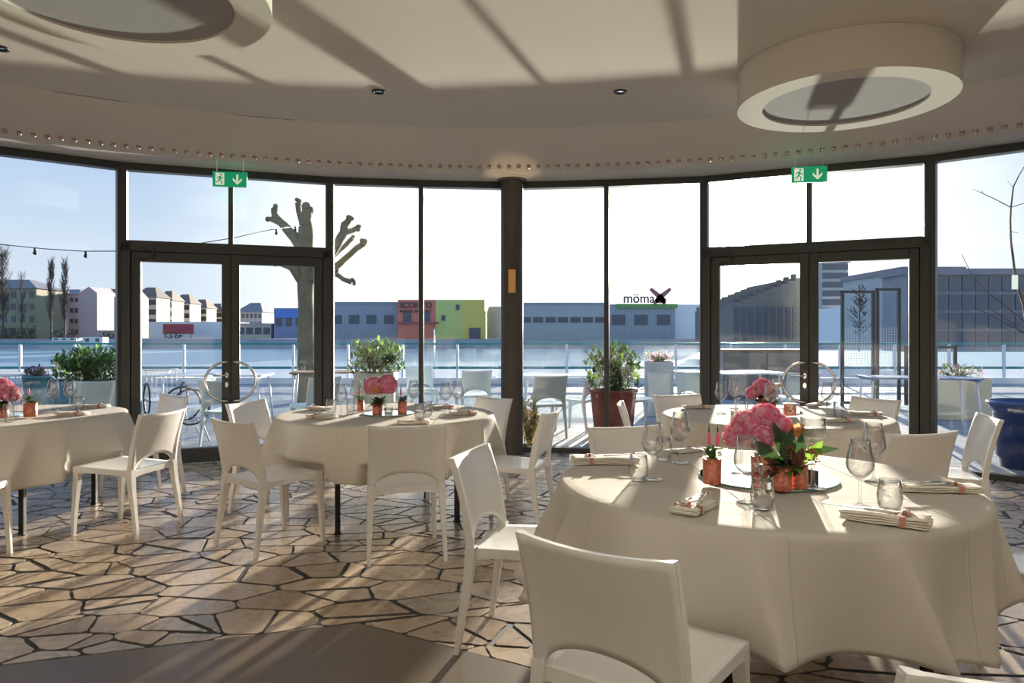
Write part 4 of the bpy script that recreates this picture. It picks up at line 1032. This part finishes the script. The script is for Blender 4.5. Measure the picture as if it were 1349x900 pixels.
# trees ----------------------------------------------------------
for (x0, x1, Y, h, lab) in ((-30, 44, 209.5, 3.4, 'dark winter shrubs along the far bank below the yellowish house'), (68, 96, 209.5, 2.6, 'dark shrubs at the foot of the two poplars'), (130, 156, 209.5, 2.2, 'low shrubs in front of the red-roofed house'), (216, 236, 209.5, 2.0, 'dark shrubs below the red billboard')):
    a = at(x0, 440, Y); b = at(x1, 440, Y); o = thing('riverside_shrubs', lab, 'shrubs', (a.x, Y, -.15)); q = MB(); rr9 = random.Random(x0+99)
    n9 = int((b.x-a.x)*26)
    for k in range(n9):
        p9 = (rr9.uniform(0, b.x-a.x), rr9.uniform(0, 2), h*rr9.random()**1.3); q.leaf(p9, (rr9.uniform(-1, 1), rr9.uniform(-1, 1), rr9.uniform(0, 1.2)), (0, 0, 1), .8, .35, 0, .1)
    q.build('foliage', mat('winter_foliage', (.10, .095, .06), .9, noise=(.6, .5)), o, fix=False)['kind'] = 'stuff'
def skin_tree(name, label, edges, m, cat='tree', sub=2, part='trunk', Yd=0):
    """edges: list of polylines [(Vector,r),...]"""
    root = thing(name, label, cat, edges[0][0][0]); org = edges[0][0][0]; mb = MB()
    for pl in edges:
        pts = [p-org for p, r in pl]; rs = [r for p, r in pl]
        # resample with wobble
        P2 = []; R2 = []
        for i in range(len(pts)-1):
            for t in (0, .33, .66): 
                P2.append(pts[i].lerp(pts[i+1], t)+Vector((R_.uniform(-1, 1), R_.uniform(-1, 1), 0))*rs[i]*.12*(t > 0)); R2.append((rs[i]*(1-t)+rs[i+1]*t)*(1+.06*R_.uniform(-1, 1)))
        P2.append(pts[-1]); R2.append(rs[-1]); mb.tube(P2, R2, 12)
        if rs[-1] > .035:
            for q in range(3): mb.ball(pts[-1]+Vector((R_.uniform(-.05, .05), R_.uniform(-.05, .05), R_.uniform(-.04, .06))), rs[-1]*R_.uniform(.8, 1.15), 0, 8)
    mb.build(part, m, root, fix=False); return root
def tp(px, py, Y, r): return (at(px, py, Y), r)
YT = 14.5
skin_tree('plane_tree', 'bare lopped plane tree with stubby branches behind the ring-handled door', [
    [(Vector(((403-CX)/F*YT, YT, -.05)), .20), tp(404, 460, YT, .17), tp(403, 400, YT, .165), tp(402, 350, YT, .18), tp(402, 320, YT, .17), tp(403, 297, YT, .14), tp(404, 276, YT, .09)],
    [tp(399, 372, YT, .10), tp(385, 352, YT-.2, .085), tp(366, 344, YT-.3, .075)], [tp(402, 330, YT, .13), tp(388, 312, YT+.2, .11), tp(374, 297, YT+.4, .085), tp(362, 284, YT+.5, .07), tp(361, 275, YT+.5, .06)],
    [tp(372, 296, YT+.4, .06), tp(362, 291, YT+.3, .05), tp(355, 288, YT+.3, .05)], [tp(401, 300, YT, .07), tp(395, 284, YT+.2, .055), tp(392, 267, YT+.2, .05)],
    [tp(404, 372, YT, .12), tp(425, 350, YT-.2, .10), tp(440, 330, YT-.2, .09), tp(453, 306, YT-.2, .08), tp(454, 296, YT-.2, .075), tp(463, 286, YT-.2, .05)], [tp(455, 306, YT-.2, .06), tp(464, 304, YT-.1, .055), tp(471, 300, YT-.1, .05)],
    [tp(404, 375, YT, .10), tp(425, 360, YT+.3, .08), tp(442, 352, YT+.3, .075), tp(458, 338, YT+.3, .065), tp(470, 327, YT+.3, .06), tp(479, 321, YT+.3, .065)], [tp(438, 338, YT+.1, .05), tp(452, 326, YT+.1, .045), tp(464, 314, YT+.1, .045)],
    [tp(442, 360, YT, .045), tp(452, 368, YT, .045), tp(464, 372, YT, .05)], [tp(420, 362, YT, .07), tp(442, 360, YT, .05)],
], M['bark'])
def bare_tree(px, ptop, pbot, Y, seed, label, spread=.35, nb=60, r0=.28):
    rr = random.Random(seed); b = at(px, pbot, Y); b.z = -.15; t = at(px, ptop, Y); H = t.z-b.z; root = thing('bare_tree', label, 'tree', b); mb = MB(); tw = MB()
    mb.tube([(0, 0, 0), (H*.01, 0, H*.4), (0, 0, H*.97)], [r0, r0*.6, .05], 7)
    for k in range(nb):
        z = H*rr.uniform(.2, .9); a = rr.uniform(0, 2*PI); L = H*rr.uniform(.12, .28)*(1.1-z/H*.6); d = Vector((math.cos(a)*spread, math.sin(a)*spread, 1)).normalized()
        p0 = Vector((0, 0, z)); p1 = p0+d*L*.5; p2 = p0+Vector((d.x*.85, d.y*.85, d.z))*L; tw.tube([p0, p1, p2], [.09*r0/.28, .05*r0/.28, .02], 4)
        for q in range(4):
            s = p0.lerp(p2, rr.uniform(.3, .9)); e = s+Vector((rr.uniform(-.5, .5)*spread*2, rr.uniform(-.5, .5)*spread*2, .9))*L*.35; tw.tube([s, e], [.035, .015], 3)
    mb.build('trunk', M['twig'], root, fix=False); tw.build('branches', M['twig'], root, fix=False); return root
bare_tree(3, 325, 440, 200, 1, 'broad bare tree cut by the frame edge across the river', .7, 170); bare_tree(67, 338, 440, 205, 2, 'bare poplar left of the two, before the pink house', .34, 130); bare_tree(85, 337, 440, 205, 3, 'bare poplar right of the two, before the pink house', .36, 130)
bare_tree(28, 356, 440, 206, 4, 'small bare tree above the dark yellowish house', .5, 40, .2); bare_tree(1132, 372, 440, 60, 6, 'small bare tree behind the mesh fence', 1.3, 34, .05)
# young tree by the right window
YS = 8.6
sap = skin_tree('young_tree', 'thin young tree with pale tag outside the window, cut by the frame edge', [
    [(Vector(((1362-CX)/F*YS, YS, -.012)), .022), tp(1356, 450, YS, .020), tp(1349, 402, YS, .018), tp(1338, 370, YS, .015), tp(1332, 320, YS, .012), tp(1331, 290, YS, .010), tp(1332, 272, YS, .009), tp(1335, 246, YS, .008), tp(1343, 230, YS, .006), tp(1352, 215, YS, .004)],
    [tp(1331, 273, YS, .006), tp(1310, 262, YS-.1, .005), tp(1295, 255, YS-.15, .004), tp(1281, 249, YS-.2, .002)], [tp(1332, 273, YS, .005), tp(1352, 267, YS+.1, .004)], [tp(1350, 425, YS, .010), tp(1325, 404, YS, .008), tp(1300, 385, YS, .006), tp(1280, 362, YS, .005), tp(1267, 335, YS, .003)],
    [tp(1352, 440, YS, .009), tp(1310, 418, YS+.1, .006), tp(1285, 405, YS+.2, .004)], [tp(1340, 430, YS, .007), tp(1300, 404, YS+.3, .004)], [tp(1330, 305, YS, .003), tp(1342, 307, YS, .002)], [tp(1334, 246, YS, .003), tp(1327, 238, YS, .002)], [tp(1296, 256, YS-.15, .003), tp(1293, 251, YS-.15, .003)]], M['twig'])
c = at(1335, 372, YS)-sap.location; MB().box(c.x-.035, c.x+.035, -.03, -.02, c.z-.085, c.z+.085).build('plant_tag', M['signwhite'], sap)
MB().tube([(0.0, .05, 0), (.0, .05, 1.75)], .018, 8).build('stake', M['beigepot'], sap)
# string lights
def cable(pts, bulbs, label):
    root = thing('string_lights', label, 'string lights', pts[0]); o = pts[0]; MB().tube([p-o for p in pts], .008, 6).build('cable', M['black'], root)
    for b in bulbs: b = b-o; MB().tube([b, b+Vector((0, 0, -.05))], .018, 8).ball((b.x, b.y, b.z-.075), .03, 0, 10).build('bulb', M['black'], root)
cable([at(-160, 303, 11), at(0, 322, 11), at(60, 328, 11), at(110, 331, 11), at(160, 331, 11), at(230, 326, 11.5), at(310, 313, 12), at(355, 303, 13), at(402, 296, 14.4)], [at(46, 327, 11), at(113, 331, 11), at(364, 302, 13.2), at(389, 298, 14)], 'thin black cable with small bulbs strung to the lopped tree')

# bushes and planters
def bush(px, pbot, ptop, Y, w, seed, label, m1, m2, potf, n=420, L=.10, name='planted_bush', z0=0):
    rr = random.Random(seed); c = at(px, pbot, Y); zt = at(px, ptop, Y).z; root = thing(name, label, 'plant', (c.x, Y, -.012)); zb = c.z+.012
    potf(root, zb)
    st = MB(); lf = MB(); H = zt-zb
    tips = []
    for k in range(26):
        a = rr.uniform(0, 2*PI); r = w*math.sqrt(rr.random()); tip = Vector((r*math.cos(a), r*math.sin(a)*.7, zb+H*rr.uniform(.55, 1.0)*(1-.25*(r/w)**2))); tips.append(tip); st.tube([(0, 0, zb-.03), (tip.x*.5, tip.y*.5, zb+H*.35), tip], [.01, .007, .003], 5)
    for k in range(n):
        t = rr.choice(tips); f = rr.uniform(.3, 1); p = Vector((0, 0, zb)).lerp(t, f)+Vector((rr.gauss(0, .03), rr.gauss(0, .03), 0))
        if rr.random() < .7: q_ = rr.uniform(0, 2*PI); r_q = w*math.sqrt(rr.random()); p = Vector((r_q*math.cos(q_), r_q*.7*math.sin(q_), zb+H*rr.uniform(0, .92)*(1-.3*(r_q/w)**3)))
        a = rr.uniform(0, 2*PI); e = rr.uniform(.1, 1.45)
        l = L*rr.uniform(.6, 1.2); lf.leaf(p, (math.cos(a)*math.cos(e), math.sin(a)*math.cos(e), math.sin(e)), (0, 0, 1), l, l*.38, 0 if rr.random() < .65 else 1, .2)
    st.build('stems', M['stem'], root, fix=False); lf.build('foliage', [m1, m2], root, fix=False); return root
def boxpot(w, d, m):
    def f(root, zb): MB().box(-w, w, -d, d, 0, zb+.02, bev=.015).build('planter', m, root); MB().box(-w+.03, w-.03, -d+.03, d-.03, zb+.018, zb+.028).build('soil', M['soil'], root)
    return f
def roundpot(r0, r1, m):
    def f(root, zb): MB().lathe([(.001, 0), (r0, 0), (r1*.96, zb*.8), (r1, zb), (r1*1.06, zb), (r1*1.06, zb+.03), (r1*.92, zb+.03), (r1*.92, zb)], 40).build('planter', m, root); MB().lathe([(.001, zb), (r1*.92, zb)], 32).build('soil', M['soil'], root)
    return f
bush(118, 502, 456, 10.0, .48, 1, 'dense dark green bush in teal planter behind the cut-off table', M['leaf'], M['leafl'], boxpot(.42, .3, M['tealpot']), 1700, .10)
bush(496, 492, 444, 11.0, .42, 2, 'tall leafy bush in beige box behind the middle table flowers', M['leaf'], M['leafl'], boxpot(.30, .22, M['beigepot']), 1000, .11)
bush(808, 516, 450, 9.4, .36, 3, 'pale and dark green bush in tall red planter behind the mullion', M['leaf'], M['leafl'], roundpot(.24, .30, M['redpot']), 900, .11)
bush(48, 498, 480, 9.0, .16, 4, 'purple heather in a pot behind the cut-off table glasses', M['heather'], M['leaf'], roundpot(.12, .15, M['tealpot']), 260, .05)
bush(697, 596, 515, 8.85, .13, 5, 'dry yellow grass beside the dark column outside', M['straw'], M['straw'], roundpot(.1, .12, M['redpot']), 420, .09)
bush(1262, 500, 478, 11.5, .4, 6, 'box of pink flowers outside behind the lit dining chair', M['pinkl'], M['leafl'], boxpot(.45, .15, M['beigepot']), 300, .07)
bush(868, 478, 462, 12.0, .25, 7, 'added box of pink flowers standing in for mirrored table flowers', M['pinkl'], M['leafl'], boxpot(.22, .15, M['tower']), 220, .07)  # made-up box in place of the table flowers' reflection in the glass
# blue tub and pail
tub = thing('plastic_tub', 'large blue plastic tub outside at the frame edge', 'tub', (5.36, 7.35, -.012))
MB().lathe([(.001, 0), (.33, 0), (.38, .55), (.42, .60), (.42, .66), (.39, .66), (.36, .1), (.001, .1)], 48).build('body', M['blueplastic'], tub); MB().lathe([(.42, .63), (.445, .63), (.445, .67), (.41, .67)], 48).build('rim', M['blueplastic'], tub)
p = ground(142, 552); pl = thing('pail', 'pink pail on the terrace behind the cut-off table', 'pail', (-5.2, 9.3, -.012)); MB().lathe([(.001, 0), (.12, 0), (.16, .52), (.17, .53), (.15, .53)], 32).build('body', M['pinkpail'], pl); MB().tube([(.16*math.cos(t*PI/10), 0, .52+.13*math.sin(t*PI/10)) for t in range(11)], .006, 6).build('handle', M['whitemetal'], pl)

# outdoor furniture
oc = make_chair(M['outchair'], 'garden_chair'); osn = snapshot(oc)
OC = [(-3.42, 8.72, .15, 1, 'pale green plastic garden chair outside the door below the ring handle', 1), (-4.9, 8.6, -.3, .95, 'pale garden chair outside behind the dining chair by the door', 1), (-2.55, 9.3, -.7, .7, 'bluish garden chair outside the right leaf of the ring-handled door', 1),
      (.42, 9.6, -.3, .95, 'white garden chair outside just right of the column', 0), (.92, 10.2, -.8, .5, 'white garden chair under the slatted table right of the column', 0), (1.75, 10.15, .9, .2, 'white garden chair beside the red planter', 0), (2.75, 10.6, .8, .6, 'white garden chair outside before the left door post', 0), (4.85, 8.9, -.6, .8, 'white garden chair outside next to the blue tub', 0), (4.1, 10.4, 0, 1, 'white garden chair outside behind the sunlit door', 0), (-1.5, 12.0, .3, -1, 'white garden chair outside behind the middle table', 0), (-.6, 11, -.3, 1, 'white garden chair outside left of the column', 0)]
for i, (x, y, fx, fy, lab, c_) in enumerate(OC):
    o = oc if i == 0 else copy_tree(osn); o.location = (x, y, -.012); o.rotation_euler = (0, 0, rot_to(fx, fy)); tag(o, lab, 'chair', 'garden chairs on the terrace')
def hoop_chair(x, y, rz, label):
    root = thing('hoop_chair', label, 'chair', (x, y, -.012), rz, 'wire chairs with ring frames')
    for s in (-1, 1):
        MB().tube([(s*.24, .22*math.cos(t*PI/16), .45+.22*math.sin(t*PI/16)) for t in range(32)], .013, 8, closed=True).build('ring_arm', M['black'], root)
        MB().tube([(s*.24, .22, 0), (s*.24, .12, .28), (s*.24, -.12, .28), (s*.24, -.22, 0)], .011, 8).build('leg', M['whitemetal'], root)
    MB().box(-.23, .23, -.22, .22, .41, .44, bev=.01).build('seat', M['whitemetal'], root)
    b = MB()
    for k in range(7): b.tube([(-.2+k*.066, -.22, .44), (-.2+k*.066, -.30, .84)], .006, 6)
    b.tube([(-.23, -.30, .84), (.23, -.30, .84)], .012, 8); b.build('backrest', M['whitemetal'], root)
hoop_chair(-4.15, 9.2, 2.2, 'dark ring-framed wire chair outside the left door leaf'); hoop_chair(-4.9, 10.2, -2.5, 'ring-framed wire chair further out under the slanting white table'); hoop_chair(-6.4, 9.3, .6, 'ring-framed wire chair outside behind the cut-off table')
def slat_table(x, y, rz, label, L=1.2, W=.7, h=.74, m=None):
    root = thing('garden_table', label, 'table', (x, y, -.012), rz, 'slatted garden tables'); q = MB(); n_ = int(W/.09)
    for k in range(n_): yy = -W/2+W*(k+.5)/n_; q.box(-L/2, L/2, yy-.036, yy+.036, h-.025, h)
    q.box(-L/2+.05, -L/2+.1, -W/2, W/2, h-.05, h-.025); q.box(L/2-.1, L/2-.05, -W/2, W/2, h-.05, h-.025); q.build('table_top', m or M['whitemetal'], root)
    for sx in (-1, 1):
        for sy in (-1, 1): MB().tube([(sx*(L/2-.08), sy*(W/2-.06), h-.04), (sx*(L/2-.02), sy*(W/2-.02), 0)], .016, 8).build('leg', M['whitemetal'], root)
slat_table(-4.7, 11.2, .05, 'long white slatted table outside the left door leaf', 1.8); slat_table(-7.2, 11.6, .1, 'white slatted table behind the cut-off table', 1.6); slat_table(.8, 11.0, 0, 'white slatted table right of the column outside', 1.3); slat_table(-3.1, 12, .2, 'weathered wooden table by the lopped tree', 1.1, m=M['oliv']); slat_table(3.6, 11.8, .2, 'white slatted table outside the sunlit door', 1.5); slat_table(5.9, 10.5, -.2, 'slatted table outside behind the blue tub', 1.5, m=M['seatblue'])
# mesh fence right
fn = thing('mesh_fence', 'tall steel mesh fence panels beyond the right door leaf', 'fence', (0, 13.5, -.012))
for (x0, x1, yt) in ((1108, 1152, 382), (1154, 1186, 379), (1192, 1260, 455)):
    a = at(x0, yt, 13.5); b = at(x1, yt, 13.5); q = MB(); q.box(a.x, a.x+.05, -.025, .025, 0, a.z); q.box(b.x-.05, b.x, -.025, .025, 0, a.z); q.box(a.x, b.x, -.02, .02, a.z-.05, a.z); q.box(a.x, b.x, -.02, .02, .05, .1); pn = q.build('fence_panel', M['frame'], fn)
    q = MB(); z = .15
    zt_ = at(x0, 430 if yt < 440 else yt, 13.5).z
    while z < zt_: q.box(a.x+.05, b.x-.05, -.002, .002, z, z+.004); z += .05
    x = a.x+.09
    while x < b.x-.05: q.box(x, x+.004, -.002, .002, .1, zt_); x += .05
    q.build('wire_mesh', M['whitemetal'], pn)
# dark cabinet units on terrace (low sideboards)
for (px, Y, w, h, lab) in ((1010, 15, .9, 1.0, 'dark low cabinet outside behind the left leaf of the sunlit door'), ):
    c = at(px, 500, Y); q = thing('outdoor_cabinet', lab, 'cabinet', (c.x, Y, -.012)); MB().box(-w, w, 0, .5, 0, h, bev=.01).build('body', M['pane_d'], q); MB().box(-w-.03, w+.03, -.03, .53, h, h+.04).build('top', M['oliv'], q)
    for s in (-1, 1): MB().box(s*w/2-w/2+.02, s*w/2+w/2-.02, -.02, 0, .08, h-.04).build('door', M['brick'], q)

# ------------------------------------------------------------------ light
SD = Vector(((968-CX)/F, 1, (HY-318)/F)).normalized()
def lamp(name, kind, energy, col, loc=(0, 0, 0), rot=None, **kw):
    l = bpy.data.lights.new(name, kind); l.energy = energy; l.color = col; o = bpy.data.objects.new(name, l); COL.objects.link(o); o.location = loc
    if rot is not None: o.rotation_euler = rot
    for k, v in kw.items(): setattr(l, k, v)
    return o
s = lamp('sun', 'SUN', 13.0, (1.0, .86, .70), angle=math.radians(.8)); s.rotation_euler = SD.to_track_quat('Z', 'Y').to_euler()
# glint of the sun on the river, where the mirrored rays leave the water
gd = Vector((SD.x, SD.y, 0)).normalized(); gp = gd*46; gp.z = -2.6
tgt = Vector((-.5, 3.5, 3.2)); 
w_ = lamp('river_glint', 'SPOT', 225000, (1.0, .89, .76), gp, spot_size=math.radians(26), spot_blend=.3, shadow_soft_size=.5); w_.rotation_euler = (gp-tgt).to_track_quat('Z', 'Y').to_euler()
# added fill lamps without fittings, shining down from ceiling height
for (x, y, e) in ((-3, -1.2, 5), (3, -1.2, 5), (0, -3.6, 5), (-4.6, 2.2, 10), (4.8, 2.2, 12)):
    lamp('fill_lamp', 'AREA', e, (1.0, .94, .86), (x, y, 3.3), (0, 0, 0), shape='DISK', size=1.6)
for (x, y, e) in ((-3.4, -.2, 28), (3.4, -.2, 28), (0, -.8, 34)):
    lamp('fill_uplight', 'AREA', e, (1.0, .97, .93), (x, y, 2.0), (PI, 0, 0), shape='DISK', size=1.0)  # added unseen fill, aimed up to brighten the ceiling
lamp('column_uplight', 'SPOT', 10, (1, .75, .45), (0, 7.93, 2.1), (PI+.12, 0, 0), spot_size=math.radians(40), spot_blend=.6, shadow_soft_size=.02)
# world
wd = bpy.data.worlds.new('sky'); sc.world = wd; wd.use_nodes = True; nt = wd.node_tree; N = nt.nodes; L = nt.links; bg = N['Background']
tc = N.new('ShaderNodeTexCoord'); nm = N.new('ShaderNodeVectorMath'); nm.operation = 'NORMALIZE'; L.new(tc.outputs['Generated'], nm.inputs[0]); sp = N.new('ShaderNodeSeparateXYZ'); L.new(nm.outputs[0], sp.inputs[0])
def mr(src, a, b, c=0, d=1, smooth=True):
    r = N.new('ShaderNodeMapRange'); r.inputs[1].default_value = a; r.inputs[2].default_value = b; r.inputs[3].default_value = c; r.inputs[4].default_value = d
    if smooth: r.interpolation_type = 'SMOOTHSTEP'
    L.new(src, r.inputs[0]); return r.outputs[0]
def mix(f, a, b):
    m = N.new('ShaderNodeMix'); m.data_type = 'RGBA'; L.new(f, m.inputs['Factor'])
    for s_, v in ((6, a), (7, b)):
        if isinstance(v, tuple): m.inputs[s_].default_value = (*v, 1)
        else: L.new(v, m.inputs[s_])
    return m.outputs[2]
def dot(v):
    d = N.new('ShaderNodeVectorMath'); d.operation = 'DOT_PRODUCT'; L.new(nm.outputs[0], d.inputs[0]); d.inputs[1].default_value = v; return d.outputs['Value']
G = Vector(((800-CX)/F, 1, .13)).normalized()
zen = mix(mr(sp.outputs[2], 0.0, .42), (.57, .64, .73), (.235, .385, .66))
nz = N.new('ShaderNodeTexNoise'); nz.inputs['Scale'].default_value = 3; nz.inputs['Detail'].default_value = 5; L.new(nm.outputs[0], nz.inputs['Vector'])
glow = mr(dot(tuple(G)), .82, .985); col = mix(glow, zen, (1.05, 1.04, 1.02))
aur = mr(dot(tuple(SD)), .985, 1.0); col = mix(aur, col, (3.0, 2.8, 2.5))
disc = mr(dot(tuple(SD)), math.cos(math.radians(1.1)), math.cos(math.radians(.6))); col = mix(disc, col, (60, 54, 44))
low = mr(sp.outputs[2], -.02, -.25); col = mix(low, col, (.25, .30, .36))
L.new(col, bg.inputs['Color']); bg.inputs['Strength'].default_value = 1.0

# ------------------------------------------------------------------ camera, view
cd = bpy.data.cameras.new('camera'); cam = bpy.data.objects.new('camera', cd); COL.objects.link(cam); cam.location = (0, 0, EYE); cam.rotation_euler = (PI/2, 0, 0)
cd.sensor_width = 36; cd.lens = F/1349*36; cd.shift_y = -(450-HY)/1349; cd.clip_end = 3000; cd.clip_start = .05; sc.camera = cam
sc.view_settings.view_transform = 'Standard'; sc.view_settings.look = 'None'; sc.view_settings.gamma = 1; sc.view_settings.use_curve_mapping = False; sc.view_settings.exposure = 0.5
cy = sc.cycles; cy.max_bounces = 10; cy.diffuse_bounces = 5; cy.glossy_bounces = 4; cy.transparent_max_bounces = 24; cy.caustics_reflective = False; cy.caustics_refractive = False; cy.use_denoising = True; cy.sample_clamp_indirect = 6
